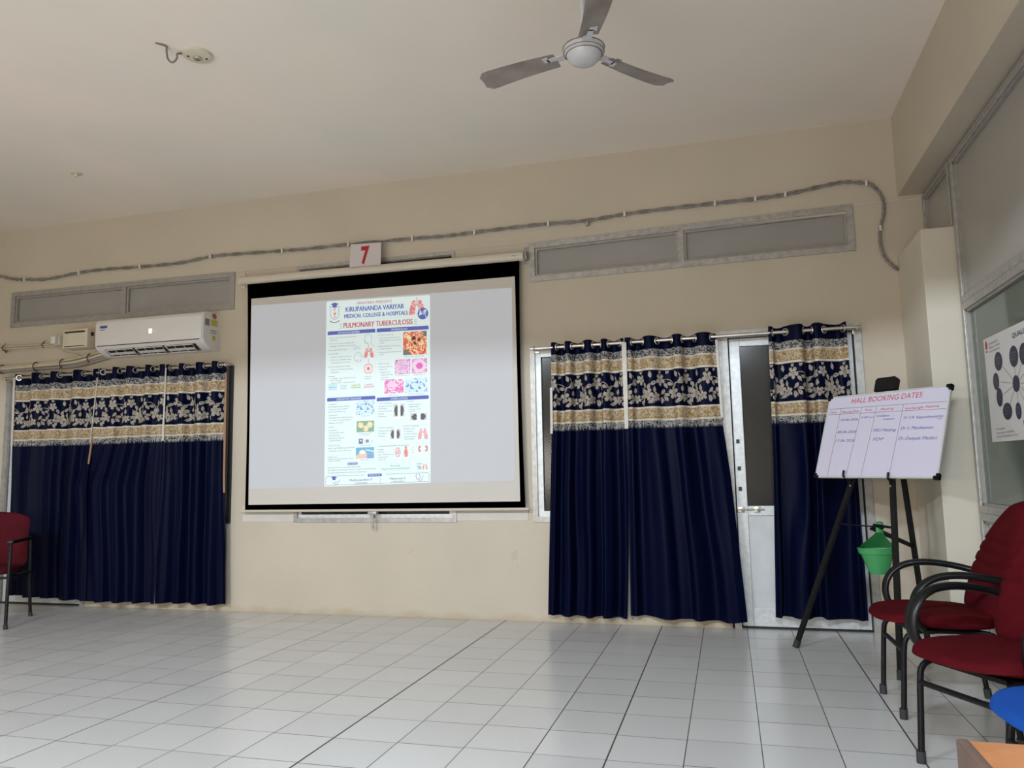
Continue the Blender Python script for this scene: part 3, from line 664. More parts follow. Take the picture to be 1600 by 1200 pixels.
for k in range(12):   # rods inside the bacteria disc
    a = rng.uniform(0, PI); c_ = (93.4+rng.uniform(-2.8, 2.8), 16.3+rng.uniform(-3, 3)); d = (1.5*math.cos(a), 1.5*math.sin(a)); e = (-.28*math.sin(a), .28*math.cos(a))
    poly(bm, [pq(c_[0]+sx*d[0]+sy*e[0], c_[1]+sx*d[1]+sy*e[1], -.0652) for sx, sy in ((-1, -1), (1, -1), (1, 1), (-1, 1))])
obj('bacteria_rods', bm, M['p_white'], img, smooth=False)
# body text
bm = newbm()
body = [("\u2022 Causative agent: Mycobacterium tuberculosis", 2.5, 33.6, 30), ("(bacillus)", 4, 35.8, 12), ("\u2022 Transmission: Inhalation of droplet nuclei", 2.5, 39.0, 28), ("(coughing, sneezing, expectorating / bacilli)", 4, 41.2, 29), ("\u2022 Entry: Inhaled reach the alveoli", 2.5, 44.8, 21), ("\u2022 Initial infection", 2.5, 48.2, 13),
 ("- Alveolar macrophages ingest bacilli", 4.5, 51, 25), ("- Bacilli survive and multiply, ensuing", 4.5, 53.6, 25), ("- T-cell mediated immune response", 4.5, 56.2, 24), ("\u2022 Primary complex (Ghon complex)", 2.5, 59.6, 24), ("- Ghon focus in lung + hilar lymphadenitis", 4.5, 62.2, 27), ("- Lymphangitis", 4.5, 64.6, 13), ("\u2022 Outcomes", 2.5, 68.2, 9), ("- Containment \u2192 Latent TB (bacterial immune,", 4.5, 70.2, 30), ("Memory reactivated)", 4.5, 72.0, 16), ("- Progressive disease \u2192 Active pulmonary TB", 4.5, 74.0, 29),
 ("A. Gross morphology", 51, 33.6, 66), ("\u2022 Upper lobes (especially apical and", 51, 36.4, 72), ("posterior segments) most commonly", 52.3, 38.6, 73), ("involved", 52.3, 40.8, 57), ("\u2022 Fibrocaseous lesions with cavitation,", 51, 43.8, 73), ("formation and fibrosis", 52.3, 46.0, 64), ("\u2022 Cavities may be thick wall with caseous", 51, 49.2, 73), ("material", 52.3, 51.2, 56.6), ("B. Microscopy", 51.5, 59.2, 61.5), ("\u2022 Granuloma (tubercular", 51.5, 62, 65), ("granuloma of:", 52.5, 64.4, 60), ("- Epithelioid cells", 53, 67, 62.5), ("- Langhans giant cells", 53, 69.2, 65), ("- Lymphocytes", 53, 71.4, 61.5), ("- Central caseous necrosis", 53, 73.4, 66.5),
 ("1. Specimens", 3, 92.9, 11.5), ("Early morning sputum (2-3 samples),", 3.2, 95.1, 24), ("bronchoalveolar lavage, induced", 3.2, 97.3, 22), ("sputum, pleural fluid (if any)", 3.2, 99.5, 20), ("2. Microscopy", 3, 102.7, 12), ("\u2022 Ziehl-Neelsen stain: Acid-fast bacilli appear", 3, 104.8, 27.5), ("as red slender rods on blue background", 4.2, 107, 25.5), ("\u2022 Sensitivity: 10\u2074 bacilli/ml", 3, 109.4, 18.5), ("3. Culture", 3, 113, 9.5), ("\u2022 Gold standard", 3, 115.8, 12), ("\u2022 L\u00f6wenstein-Jensen medium /", 3, 118, 20), ("MGIT (liquid culture)", 4.2, 120.4, 15), ("\u2022 Growth: Rough, tough, buff", 3, 122.6, 19), ("colonies (6-8 weeks)", 4.2, 124.8, 15.5),
 ("4. Molecular tests", 3, 129.2, 15), ("\u2022 NAAT: Xpert MTB/RIF detects MTB DNA", 3, 131.5, 29.5), ("and rifampicin resistance within 2 hours", 4.2, 133.8, 26), ("5. Other tests", 3, 139.0, 12), ("\u2022 Mantoux test (TST) and IGRA: indicates", 3, 140.8, 28), ("exposure / not disease", 4.2, 142.3, 16),
 ("\u2022 Pulmonary TB remains a major global health problem.", 3, 148.2, 35), ("\u2022 Early diagnosis by microbiological methods is essential to prevent transmission.", 3, 150.4, 50), ("\u2022 Complete treatment ensures cure and prevents drug resistance.", 3, 152.7, 41),
 ("1. Local complications", 51, 94.2, 65), ("\u2022 Cavitation with fibrosis", 51, 96.8, 65), ("\u2022 Bronchiectasis", 51, 98.9, 60), ("\u2022 Haemoptysis (erosion)", 51, 101.0, 64), ("\u2022 Empyema", 51, 103.4, 57), ("\u2022 Pneumothorax", 51, 105.6, 59.5), ("2. Spread", 78.5, 93.6, 84.6), ("\u2022 Endobronchial spread", 79.5, 96.4, 91), ("\u2022 Lymphatic spread", 79.5, 98.4, 89), ("\u2022 Haematogenous spread", 79.5, 100.6, 91), ("(miliary TB)", 80.5, 102.4, 86), ("3. Pleural complications", 51, 115.6, 66), ("\u2022 Tubercular effusion", 51, 118.2, 62.5), ("\u2022 Pleural fibrosis", 51, 120.4, 60), ("\u2022 Empyema", 51, 122.6, 58), ("4. Cardiac complications", 75, 115, 90), ("\u2022 Respiratory failure", 75, 117.4, 86), ("\u2022 Cor pulmonale", 75, 119.6, 84), ("\u2022 Secondary amyloidosis", 75, 121.8, 88), ("\u2022 Massive haemoptysis", 75, 124.2, 87), ("(life-threatening)", 76.3, 126.2, 85), ("5. Extrapulmonary complications (with special sites)", 51, 131.5, 80.5), ("\u2022 Meningitis", 51, 134.4, 57), ("\u2022 Pericarditis", 51, 136.6, 57.5), ("\u2022 Spinal cord (TB Pott's spine)", 51, 138.8, 66), ("\u2022 Genitourinary TB", 51, 141, 60.5), ("\u2022 Intestinal TB", 51, 143.2, 58.5)]
for s_, x0, b_, x1 in body: ptext(bm, s_, x0, b_, x1, .95)
for s_, x0, b_, x1, h_ in (('"TB is curable,', 62.5, 149.0, 72.5, 1.3), ('if diagnosed early and treated completely"', 54.5, 151.3, 81, 1.2), ('STOP', 87.5, 148.4, 91.8, 1.5), ('TB', 87.6, 152.2, 91.7, 2.8),
    ('Madhunandhini P', 24.8, 160.2, 46.2, 1.9), ('(1UE24:0066)', 29.5, 162.6, 41.5, 1.3), ('Maharsee E', 62.8, 160.2, 77.2, 1.9), ('(1UE24:0067)', 64, 162.6, 76, 1.3),
    ('Inhalation of', 27.5, 43.0, 34, .8), ('droplet nuclei', 27.4, 44.6, 34.5, .8), ('Tuberculous', 38, 69.8, 45, .8), ('granuloma', 38.5, 71.6, 44.2, .8), ('Exposure', 4, 77.9, 10.5, .9), ('Primary', 15.2, 77, 21, .9), ('infection', 15.2, 78.9, 21, .9), ('Latent TB', 26.3, 77.0, 33.6, .9), ('(Containment)', 25.6, 78.9, 34.2, .9), ('Active', 40.2, 77.0, 45, .9), ('Pulmonary TB', 38.2, 78.9, 46.8, .9),
    ('Fibrocaseous lesion in lung', 77, 54.0, 94, .7), ('Epithelioid cell cluster', 68, 70.4, 80.5, .7), ('Langhans giant cell', 84.5, 70.6, 95.5, .7), ('Caseous necrosis', 61, 87.2, 71, .7), ('Acid-fast bacilli (ZN stain)', 79.5, 87.2, 94.5, .7), ('Acid-fast bacilli', 35, 104.3, 43.5, .7), ('M. tuberculosis colonies', 33, 119.6, 45.5, .7), ('on LJ medium', 35.5, 121.0, 42.8, .7), ('GeneXpert MTB/RIF', 34.5, 130.0, 45, .7), ('Mantoux test', 35.5, 142.6, 42.5, .7)): ptext(bm, s_, x0, b_, x1, h_)
# rays either side of the title
for sx, cx in ((-1, 16.0), (1, 85.3)):
    for k in (-1, 0, 1):
        x_a, y_a, x_b, y_b = cx, 23.2+k*1.3, cx+sx*2.6, 23.2+k*2.5
        poly(bm, [pq(x_a, y_a-.15, -.065), pq(x_b, y_b-.15, -.065), pq(x_b, y_b+.15, -.065), pq(x_a, y_a+.15, -.065)])
# head outline, windpipe, stethoscope, shield
def pline(bm, pts, wd=.3):
    for (x_a, y_a), (x_b, y_b) in zip(pts, pts[1:]):
        dx, dy = x_b-x_a, y_b-y_a; l_ = math.hypot(dx, dy) or 1; nx_, ny_ = -dy/l_*wd/2, dx/l_*wd/2
        poly(bm, [pq(x_a+nx_, y_a+ny_, -.0651), pq(x_b+nx_, y_b+ny_, -.0651), pq(x_b-nx_, y_b-ny_, -.0651), pq(x_a-nx_, y_a-ny_, -.0651)])
pline(bm, [(38.4, 36.5), (38.2, 34.2), (39.4, 32.3), (42, 31.8), (44.5, 33), (45, 36), (44.2, 39), (45.5, 41.5), (47.8, 43)], .2)
pline(bm, [(38.4, 36.5), (37.8, 37.4), (38.6, 38.2), (38.8, 39.6), (41, 39.8), (42, 42), (42.1, 45.5)], .3)
pline(bm, [(42, 53.5), (41.9, 58)], .25); pline(bm, [(36.4, 51.9), (38.3, 50.5)], .2)
pline(bm, [(32.1+4*math.cos(k*PI/12), 51.9+4.4*math.sin(k*PI/12)) for k in range(25)], .2)
pline(bm, [(3.2, 5.2), (13.6, 5.2), (12.4, 7), (12.6, 12.5), (11, 15.5), (8.4, 17), (5.8, 15.5), (4.4, 12.5), (4.6, 7), (3.2, 5.2)], .3)
pline(bm, [(3.6+k*.9, 17.8+1.8*math.sin(k*PI/11)) for k in range(12)], .7)
pline(bm, [(88, 156), (86.6, 157.5), (87.3, 160.2), (89, 161), (90.6, 159.5), (90, 156.5), (89.4, 155.8)], .35); pline(bm, [(89, 161), (90, 162.4), (92.5, 161), (93, 158.5), (93.8, 157.6)], .3)
pline(bm, [(53.7, 157.5), (53.7, 162.5)], .2); pline(bm, [(10, 161.5), (12, 159.5)], .3); pline(bm, [(12.5, 162.2), (15.5, 158.4)], .3); pline(bm, [(8, 160.6), (11, 162.6), (13.2, 162)], .3)
pline(bm, [(1.4, 162.4), (1.4, 156.2), (3, 155.2), (38.5, 155.2)], .25); pline(bm, [(98.6, 162.4), (98.6, 156.2), (97, 155.4), (59, 155.4)], .25); pline(bm, [(1.4, 162.9), (98.8, 162.9)], .25)
obj('body_text', bm, M['p_text'], img, smooth=False)
bm = newbm()
pline(bm, [(49.0, 31), (49.0, 143)], .2)
for a0, a1, b_ in ((2, 48.6, 85), (49.5, 98, 55), (3, 30, 101.4), (3, 30, 111.4), (3, 30, 127.3), (3, 48, 137.2), (50, 98.5, 114), (50, 98.5, 130), (2, 48, 145), (50, 98, 144.2), (33, 43, 18.6), (60, 70, 18.6), (1.5, 98, 154.0)): pline(bm, [(a0, b_), (a1, b_)], .2)
for q in ((2.8, 74.4, 11.6, 80), (13.9, 74.9, 22.1, 79.8), (24.8, 75.4, 34.8, 79.6), (37.3, 76, 47.4, 79.8), (52.5, 146, 82.4, 152.6)): pline(bm, [(q[0], q[1]), (q[2], q[1]), (q[2], q[3]), (q[0], q[3]), (q[0], q[1])], .25)
obj('ruled_lines', bm, M['p_line'], img, smooth=False)
# pictures on the poster, as woven colour grids
def picture(name, a0, b0, a1, b1, fn, step=.42):
    nx_ = max(6, int((a1-a0)/step)); nz_ = max(6, int((b1-b0)/step))
    U, V = np.meshgrid(np.linspace(0, 1, nx_), np.linspace(0, 1, nz_))
    rgba = fn(U.ravel(), V.ravel(), (a1-a0)/(b1-b0))
    col, al = rgba[:, :3], rgba[:, 3] if rgba.shape[1] == 4 else np.ones(len(rgba))
    co = [pq(a0+(a1-a0)*x, b0+(b1-b0)*y, -.0644) for x, y in zip(U.ravel(), V.ravel())]
    idx = np.arange(nx_*nz_).reshape(nz_, nx_); fc = np.stack([idx[:-1, :-1], idx[:-1, 1:], idx[1:, 1:], idx[1:, :-1]], -1).reshape(-1, 4)
    fc = fc[al[fc].mean(1) > .5]
    me = bpy.data.meshes.new(name); me.from_pydata(co, [], fc.tolist())
    at = me.color_attributes.new('col', 'FLOAT_COLOR', 'POINT'); at.data.foreach_set('color', np.concatenate([col, np.ones((len(col), 1))], 1).ravel())
    return obj(name, me, M['proj'], img, smooth=False)
def mixc(m_, a, b): return np.where(m_[:, None], np.array(a)[None], np.array(b)[None]) if np.ndim(a) == 1 else np.where(m_[:, None], a, np.array(b)[None])
def f_ct(x, y, ar):
    n1 = vn(x*11, y*11, 2); n2 = vn(x*24, y*24, 3)
    c = mixc(n2 > .62, (.95, .55, .42), (.80, .12, .08))
    br = (np.abs(n1-.5) < .10) & (x > .15); c = mixc(br, (.98, .85, .45), (0, 0, 0))*br[:, None] + c*(~br)[:, None]
    hole = (np.hypot(x-.45, y-.28) < .09) | (np.hypot(x-.68, y-.36) < .07) | (np.hypot(x-.5, y-.5) < .06); c[hole] = (.12, .05, .03)
    c[(x*x*.6+(1-y)**2 < .06) | ((x > .86) & (y < .25)) | (np.hypot((x-.6)/.62, (y-.5)/.75) > 1) & (y < .3) & (x > .5)] = (.22, .22, .22)
    c[np.hypot(x-.12, y-.16) < .09] = (.95, .85, .5); c[np.hypot(x-.12, y-.16) < .03] = (.8, .2, .1)
    return c
def f_histo(x, y, ar, core=True, k=0):
    n = vn(x*26, y*26/ar, 31+k); c = mixc(n > .5, (.66, .20, .52), (.95, .72, .86))
    d = np.hypot((x-.5), (y-.5)); inn = d < .40; n2 = vn(x*15, y*15, 33+k)
    if core: c[inn] = np.where(n2[inn, None] > .5, np.array([.78, .42, .74]), np.array([.90, .62, .84]))
    else: c[inn & (d > .22)] = (.93, .70, .86); c[d < .22] = (.80, .18, .55)
    c[(np.abs(d-.41) < .02)] = (.98, .85, .93)
    return c
def f_smear(x, y, ar):
    n = vn(x*16, y*16/ar, 61); m_ = vn(x*30+5, y*30, 62)
    c = mixc(m_ > .4, (.66, .86, .95), (.80, .94, .98)); c[n > .72] = (.18, .32, .62); c[(n > .66) & (n <= .72)] = (.42, .60, .82); return c
def f_necro(x, y, ar):
    n = vn(x*20, y*20, 71); c = mixc(n > .45, (.86, .22, .55), (.96, .70, .86)); c[(np.hypot((x-.4)/.9, y-.35) < .24)] = (.93, .66, .85); c[vn(x*9, y*9, 72) > .8] = (.99, .93, .97); return c
def f_colony(x, y, ar):
    c = np.tile(np.array([.30, .48, .34]), (len(x), 1))
    for cx, cy in ((.24, .38), (.76, .36), (.53, .68)):
        d = np.hypot((x-cx)*ar, y-cy); n = vn(x*22, y*16, 81); c[d < .28*(.9+.2*n)] = (.93, .86, .58); c[(d < .26) & (n > .6)] = (.78, .62, .32)
    return c
def f_machine(x, y, ar):
    c = np.ones((len(x), 4))*np.array([.85, .97, 1, 0]); m_ = (x > .05) & (x < .33) & (y > .05) & (y < .95); c[m_] = (.20, .24, .45, 1); c[(np.hypot((x-.19)*ar, y-.42) < .16)] = (.75, .85, 1, 1)
    c[(x > .42) & (x < .74) & (y > .18) & (y < .9)] = (.70, .76, .80, 1); c[(x > .50) & (x < .66) & (y > .25) & (y < .75)] = (.32, .30, .30, 1); c[(x > .78) & (y > .25) & (y < .92)] = (.72, .86, .92, 1); return c
def f_hand(x, y, ar):
    c = np.tile(np.array([.20, .52, .72]), (len(x), 1)); c[(y > .75-.5*np.exp(-((x-.38)/.22)**2))] = (.86, .66, .55); c[(np.hypot((x-.36)*1.1, y-.42) < .19)] = (.97, .92, .88); c[(np.abs(y-.25-.35*(x-.6)) < .06) & (x > .55)] = (.80, .92, .98); c[(x > .62) & (y > .55)] = (.25, .45, .75); return c
def f_xray(x, y, ar):
    c = np.tile(np.array([.66, .68, .69]), (len(x), 1)); l_ = (np.hypot((x-.27)/.19, (y-.46)/.36) < 1) | (np.hypot((x-.74)/.18, (y-.46)/.36) < 1)
    c[l_] = (.10, .10, .11); c[l_ & (np.abs(np.sin(y*30+np.abs(x-.5)*6)) < .25)] = (.36, .37, .38); c[(np.abs(x-.5) < .12) | (y > .86)] = (.90, .95, .96); return c
def f_lungs(x, y, ar, c0=(.86, .26, .28)):
    c = np.zeros((len(x), 4)); c[:, :3] = c0
    for s_ in (-1, 1):
        xx_ = (x-.5)*s_; inn = (xx_ > .07+.12*np.clip(y-.6, 0, 1)) & (xx_ < .16+.34*np.sqrt(np.clip((y-.12)*1.4, 0, 1))) & (y > .14) & (y < .97-.25*np.clip(.35-xx_, 0, 1))
        c[inn, 3] = 1
        c[inn & (vn(x*14, y*14, 91) > .62), :3] = (.95, .58, .58)
    tr = (np.abs(x-.5) < .045) & (y < .42) | ((np.abs(np.abs(x-.5)-(y-.36)*.7) < .035) & (y > .36) & (y < .55)); c[tr] = (.72, .40, .42, 1)
    return c
def f_gran(x, y, ar):
    c = np.ones((len(x), 4))*np.array([.93, .72, .72, 1]); d = np.hypot(x-.5, y-.5); th = np.arctan2(y-.5, x-.5)
    c[(np.abs(np.sin(th*11)) < .4) & (d > .34), :3] = (.60, .30, .36); c[d < .13, :3] = (.75, .20, .22); c[d > .49, 3] = 0; c[(d > .20) & (d < .34), :3] = (.96, .84, .83); return c
def f_organ(k):
    def fn(x, y, ar):
        c = np.zeros((len(x), 4)); c[:, :3] = (.80, .28, .28)
        if k == 'brain': d = np.hypot((x-.5)/.46, (y-.5)/.47); c[d < 1] = (.93, .74, .76, 1); c[(d < 1) & (np.abs(vn(x*9, y*9, 5)-.5) < .09), :3] = (.70, .35, .40); c[(d > .9) & (d < 1), :3] = (.6, .3, .35)
        elif k == 'heart': c[(np.hypot((x-.5)/.42, (y-.62)/.36) < 1) | ((np.abs(x-.45) < .2) & (y < .5)), 3] = 1; c[vn(x*8, y*8, 6) > .6, :3] = (.92, .55, .52)
        elif k == 'spine': c[(np.abs(x-.5+.1*np.sin(y*6)) < .25) & (np.abs(np.sin(y*26)) > .35), 3] = 1; c[:, :3] = (.82, .66, .58)
        elif k == 'kid':
            c[(np.hypot((np.abs(x-.5)-.32)/.16, (y-.32)/.28) < 1), 3] = 1; c[(np.hypot((np.abs(x-.5)-.22)/.07, (y-.34)/.10) < 1), 3] = 0
            t_ = (np.abs(np.abs(x-.5)-.15) < .025) & (y > .45); c[t_] = (.7, .5, .5, 1)
        return c
    return fn
def f_bac(x, y, ar): c = np.ones((len(x), 4))*np.array([.7, .2, .22, 0]); c[:, 3] = (np.abs(vn(x*6, y*6, 14)-.5) < .09)*1.0; return c
def f_face(x, y, ar):
    c = np.zeros((len(x), 4)); c[:, :3] = (.78, .14, .16); c[(np.hypot(x-.5, (y-.2)*1.5) < .28), 3] = 1; c[(np.abs(x-.5) < .20+.1*np.sin(y*14)) & (y > .4), 3] = 1; c[vn(x*6, y*10, 77) > .55, :3] = (.95, .75, .72); return c
for nm, q, fn in (('lung_photo', (74.9, 31.8, 96.9, 52.4), f_ct), ('tissue_photo', (67.3, 56, 81.6, 69), lambda x, y, a: f_histo(x, y, a, True)), ('tissue_photo', (83, 56, 97.2, 69), lambda x, y, a: f_histo(x, y, a, False, 4)),
    ('tissue_photo', (57.3, 73.3, 75.4, 85.4), f_necro), ('smear_photo', (77, 73.3, 97.2, 85.6), f_smear), ('smear_photo', (30.5, 90.7, 47.7, 102.7), f_smear), ('colony_photo', (30.9, 108.4, 47.6, 118), f_colony), ('machine_picture', (32.2, 123.2, 47.6, 128.7), f_machine), ('hand_photo', (30.4, 131.4, 47.7, 141), f_hand),
    ('chest_xray', (66, 94.9, 76.2, 108), f_xray), ('chest_xray', (81.6, 103.7, 96.9, 111), f_xray), ('chest_xray', (62.9, 116.6, 72.4, 126.8), f_xray),
    ('lungs_picture', (80, 1.4, 95.6, 17.8), f_lungs), ('lungs_picture', (37.4, 42.6, 47.2, 53.4), f_lungs), ('lungs_picture', (88.3, 115.4, 98.0, 127.2), lambda x, y, a: f_lungs(x, y, a, (.86, .42, .48))), ('lungs_picture', (92.3, 146.6, 97.7, 153), lambda x, y, a: f_lungs(x, y, a, (.85, .35, .32))),
    ('granuloma_picture', (36.9, 57.4, 46.8, 67.6), f_gran), ('brain_picture', (66.8, 132.4, 73, 141.4), f_organ('brain')), ('heart_picture', (75, 132, 80.4, 141.6), f_organ('heart')), ('spine_picture', (82.4, 132, 85.6, 141.6), f_organ('spine')), ('kidney_picture', (88.4, 131.4, 98, 141.4), f_organ('kid')), ('bacteria_picture', (29.4, 49, 35, 55), f_bac), ('crest_picture', (6.3, 6, 10.8, 15.6), f_face)):
    picture(nm, *q, fn)
for q, c_ in (((3.0, 74.6, 11.5, 79.9), (.60, .85, .92)), ((14.0, 75.1, 22.0, 79.7), (.78, .95, .97)), ((24.9, 75.6, 34.7, 79.5), (.78, .90, .68)), ((37.4, 76.1, 47.3, 79.7), (.92, .78, .76)), ((52.6, 146.2, 82.3, 152.5), (.80, .97, .93))):
    bm = newbm(); poly(bm, rrect(*q, .6, -.0640)); obj('tinted_box', bm, pm('projected_tint', c_), img, smooth=False)

# ------------------------------------------------------------------ sign "7"
s7 = thing('number_sign', 'white card sign with a red number 7 above the projector screen', 'sign', (-2.92, -.06, 2.935))
bm = newbm()
A = [(-3.040, 2.922), (-2.750, 2.918), (-2.745, 3.112), (-3.028, 3.122)]
V = [bm.verts.new((x, y, z)) for y in (-.106, -.101) for x, z in A]
for q in ((0,1,2,3), (7,6,5,4), (0,4,5,1), (1,5,6,2), (2,6,7,3), (3,7,4,0)): bm.faces.new([V[i] for i in q])
obj('card', bm, M['sign'], s7, smooth=False)
bm = newbm(); text_bm(bm, '7', lambda a, b: (a, -.1068, b), -2.930, -2.852, 2.948, .140, bold=.045, res=4); obj('digit', bm, M['sign_red'], s7, smooth=False)

# ------------------------------------------------------------------ cable along the wall
cp = [(-7.25, 3.24), (-6.978, 3.21), (-6.812, 3.169), (-6.649, 3.149), (-6.37, 3.131), (-5.984, 3.161), (-5.681, 3.166), (-5.275, 3.154), (-4.845, 3.151), (-4.498, 3.18), (-4.225, 3.178), (-3.749, 3.162), (-3.504, 3.155), (-3.096, 3.156), (-2.494, 3.146), (-2.192, 3.138), (-1.936, 3.144), (-1.614, 3.149), (-1.306, 3.149), (-.99, 3.141), (-.687, 3.161), (-.343, 3.169), (.005, 3.17), (.301, 3.172), (.517, 3.181), (.802, 3.216), (.935, 3.225), (1.077, 3.198), (1.134, 3.157), (1.179, 3.064), (1.176, 2.954), (1.148, 2.852), (1.141, 2.743), (1.163, 2.636), (1.213, 2.566), (1.247, 2.535)]
path = spline([(x, -.016, z) for x, z in cp], 12)
cab = thing('electric_cable', 'twisted grey electric cable clipped across the top of the wall, drooping at the right corner', 'cable', (-2.8, 0, 3.15))
for k in (0, 1):
    bm = newbm(); pts = []
    for i, p in enumerate(path):
        d = (path[min(i+1, len(path)-1)]-path[max(i-1, 0)]).normalized(); n_ = Vector((-d.z, 0, d.x)); a = i*.55 + k*PI
        rad = .008 if i < len(path)-80 else .004
        pts.append(p + n_*(math.cos(a)*rad) + Vector((0, math.sin(a)*.005, 0)))
    sweep(bm, pts, .0085, n=6); obj('strand', bm, M['cable'], cab)
for x, z in [(-6.649, 3.149), (-5.984, 3.161), (-5.275, 3.154), (-4.498, 3.18), (-3.749, 3.162), (-3.096, 3.156), (-2.494, 3.146), (-1.936, 3.144), (-1.306, 3.149), (-.687, 3.161), (.005, 3.17), (.301, 3.172), (.517, 3.181), (1.077, 3.198), (1.148, 2.852)]:
    bm = newbm(); box(bm, x-.008, x+.008, -.034, -.001, z-.022, z+.02, .003); obj('cable_clip', bm, M['clip'], cab)
bm = newbm(); box(bm, -1.0, -.975, -.03, 0, 3.10, 3.135, .003); obj('wall_plug', bm, M['alu_dim'], cab)

# ------------------------------------------------------------------ air conditioner and what serves it
ac = thing('air_conditioner', 'white split air conditioner mounted above the left curtains', 'air conditioner', (-5.0, 0, 2.3))
xa, xb = -5.56, -4.40
prof = [(0, 2.29), (-.06, 2.285), (-.12, 2.30), (-.20, 2.345), (-.222, 2.375), (-.225, 2.56), (-.215, 2.60), (-.19, 2.622), (-.10, 2.632), (0, 2.632)]
bm = newbm(); A = [bm.verts.new((xa, y, z)) for y, z in prof]; B = [bm.verts.new((xb, y, z)) for y, z in prof]; n = len(prof)
for i in range(n): bm.faces.new((A[i], A[(i+1) % n], B[(i+1) % n], B[i]))
bm.faces.new(A[::-1]); bm.faces.new(B); body_ = obj('casing', bm, M['ac'], ac, sharp=40)
bm = newbm(); box(bm, xa+.015, xb-.012, -.232, -.222, 2.372, 2.585, .004); obj('front_panel', bm, M['ac'], ac)
bm = newbm()
V = [bm.verts.new(p) for p in ((xa+.08, -.196, 2.341), (xb-.10, -.196, 2.341), (xb-.10, -.105, 2.292), (xa+.08, -.105, 2.292))]; bm.faces.new(V)
poly(bm, [(xa+.03, -.2345, 2.366), (xb-.03, -.2345, 2.366), (xb-.03, -.2345, 2.373), (xa+.03, -.2345, 2.373)])
obj('air_outlet', bm, M['dark'], ac, smooth=False)
for i in range(3):
    a = xa+.10+i*.32; b = a+.29
    bm = newbm()
    fr = [(a, -.196, 2.334), (b, -.196, 2.334), (b-.015, -.11, 2.288), (a+.015, -.11, 2.288), (a, -.196, 2.334)]
    sweep(bm, fr, .0045, n=6)
    for t in (.33, .66): sweep(bm, [(a+(b-a)*t, -.196, 2.334), (a+(b-a)*t, -.11, 2.288)], .003, n=5)
    bar(bm, (a+.005, -.152, 2.306), (b-.005, -.152, 2.306), .028, .004, ref=(0, .88, -.47))
    obj('louvre', bm, M['ac'], ac)
bm = newbm(); box(bm, -4.965, -4.935, -.2335, -.2318, 2.455, 2.495, .0005); obj('display', bm, M['led'], ac)
bm = newbm(); box(bm, -5.505, -5.425, -.2335, -.2318, 2.535, 2.558); box(bm, -5.505, -5.45, -.2335, -.2318, 2.515, 2.522); obj('maker_badge', bm, M['blue_print'], ac, smooth=False)
bm = newbm(); box(bm, xb, xb+.0015, -.12, -.03, 2.51, 2.565); obj('yellow_sticker', bm, M['yellow'], ac, smooth=False)
bm = newbm(); poly(bm, [(xb+.0016, -.075+.025*math.cos(k*PI/6), 2.40+.025*math.sin(k*PI/6)) for k in range(12)]); obj('yellow_sticker', bm, M['yellow'], ac, smooth=False)
bm = newbm(); poly(bm, [(xb+.0016, -.075+.032*math.cos(k*PI/8), 2.60+.026*math.sin(k*PI/8)) for k in range(16)]); obj('round_sticker', bm, M['label_red'], ac, smooth=False)
bm = newbm(); box(bm, xb, xb+.0015, -.20, -.14, 2.50, 2.56); box(bm, xb, xb+.0015, -.12, -.04, 2.46, 2.468); box(bm, xb, xb+.0015, -.12, -.04, 2.44, 2.446); obj('rating_plate', bm, M['ink_grey'], ac, smooth=False)
st = thing('voltage_stabilizer', 'cream box with dark slots beside the air conditioner', 'stabilizer', (-5.90, 0, 2.38))
bm = newbm(); box(bm, -6.035, -5.745, -.13, 0, 2.395, 2.575, .008); obj('casing', bm, M['beige'], st)
bm = newbm(); box(bm, -6.01, -5.775, -.132, -.128, 2.54, 2.556); obj('slot', bm, M['dark'], st, smooth=False)
bm = newbm(); box(bm, -6.01, -5.775, -.132, -.128, 2.408, 2.415); obj('slot', bm, M['dark'], st, smooth=False)
bm = newbm(); box(bm, -5.746, -5.738, -.09, -.06, 2.51, 2.545); obj('rocker_switch', bm, M['dark'], st, smooth=False)
jb = thing('socket_box', 'small white socket box on the wall left of the cream stabilizer', 'socket', (-6.2, 0, 2.47))
bm = newbm(); box(bm, -6.235, -6.155, -.045, 0, 2.455, 2.545, .006); obj('back_box', bm, M['beige'], jb)
bm = newbm(); box(bm, -6.23, -6.175, -.08, -.045, 2.465, 2.535, .006); obj('plug', bm, M['ac'], jb)
def pipe(name, label, pts, rad, m_, cat='pipe'):
    bm = newbm(); sweep(bm, spline([(x, -.022 if len(q) == 0 else q[0], z) for x, z, *q in pts], 6), rad, n=10)
    return obj(name, bm, m_, None, label, cat)
for k, (dz, lb) in enumerate(((0, 'upper of the two thin cream conduits running left from the socket box'), (-.022, 'lower of the two thin cream conduits running left from the socket box'))):
    pipe('conduit', lb, [(-7.35, 2.492+dz), (-6.85, 2.482+dz), (-6.5, 2.476+dz), (-6.22, 2.474+dz)], .009, M['pipe'])
for x in (-6.86, -6.37):
    bm = newbm(); ring(bm, (x, -.022, 2.468), (1, 0, 0), .024, .004, 14, 5); sweep(bm, [(x, -.03, 2.49), (x+.03, -.035, 2.512)], .003, n=5); obj('cable_tie', bm, M['dark'], None, 'dark tie around the two thin conduits, ' + ('nearer the left edge of the wall' if x < -6.6 else 'nearer the socket box'), 'cable tie')
pipe('refrigerant_pipe', 'cream insulated pipe curving up to the air conditioner, topmost of its bundle', [(-7.35, 2.262), (-6.9, 2.277), (-6.424, 2.283), (-6.078, 2.304), (-5.743, 2.352), (-5.55, 2.375)], .013, M['pipe'])
pipe('signal_conduit', 'thin cream conduit in the middle of the pipe bundle over the left curtain', [(-7.35, 2.244, -.03), (-6.9, 2.256, -.03), (-6.409, 2.266, -.03), (-6.078, 2.272, -.03), (-5.889, 2.290, -.03), (-5.60, 2.345, -.03)], .012, M['beige'])
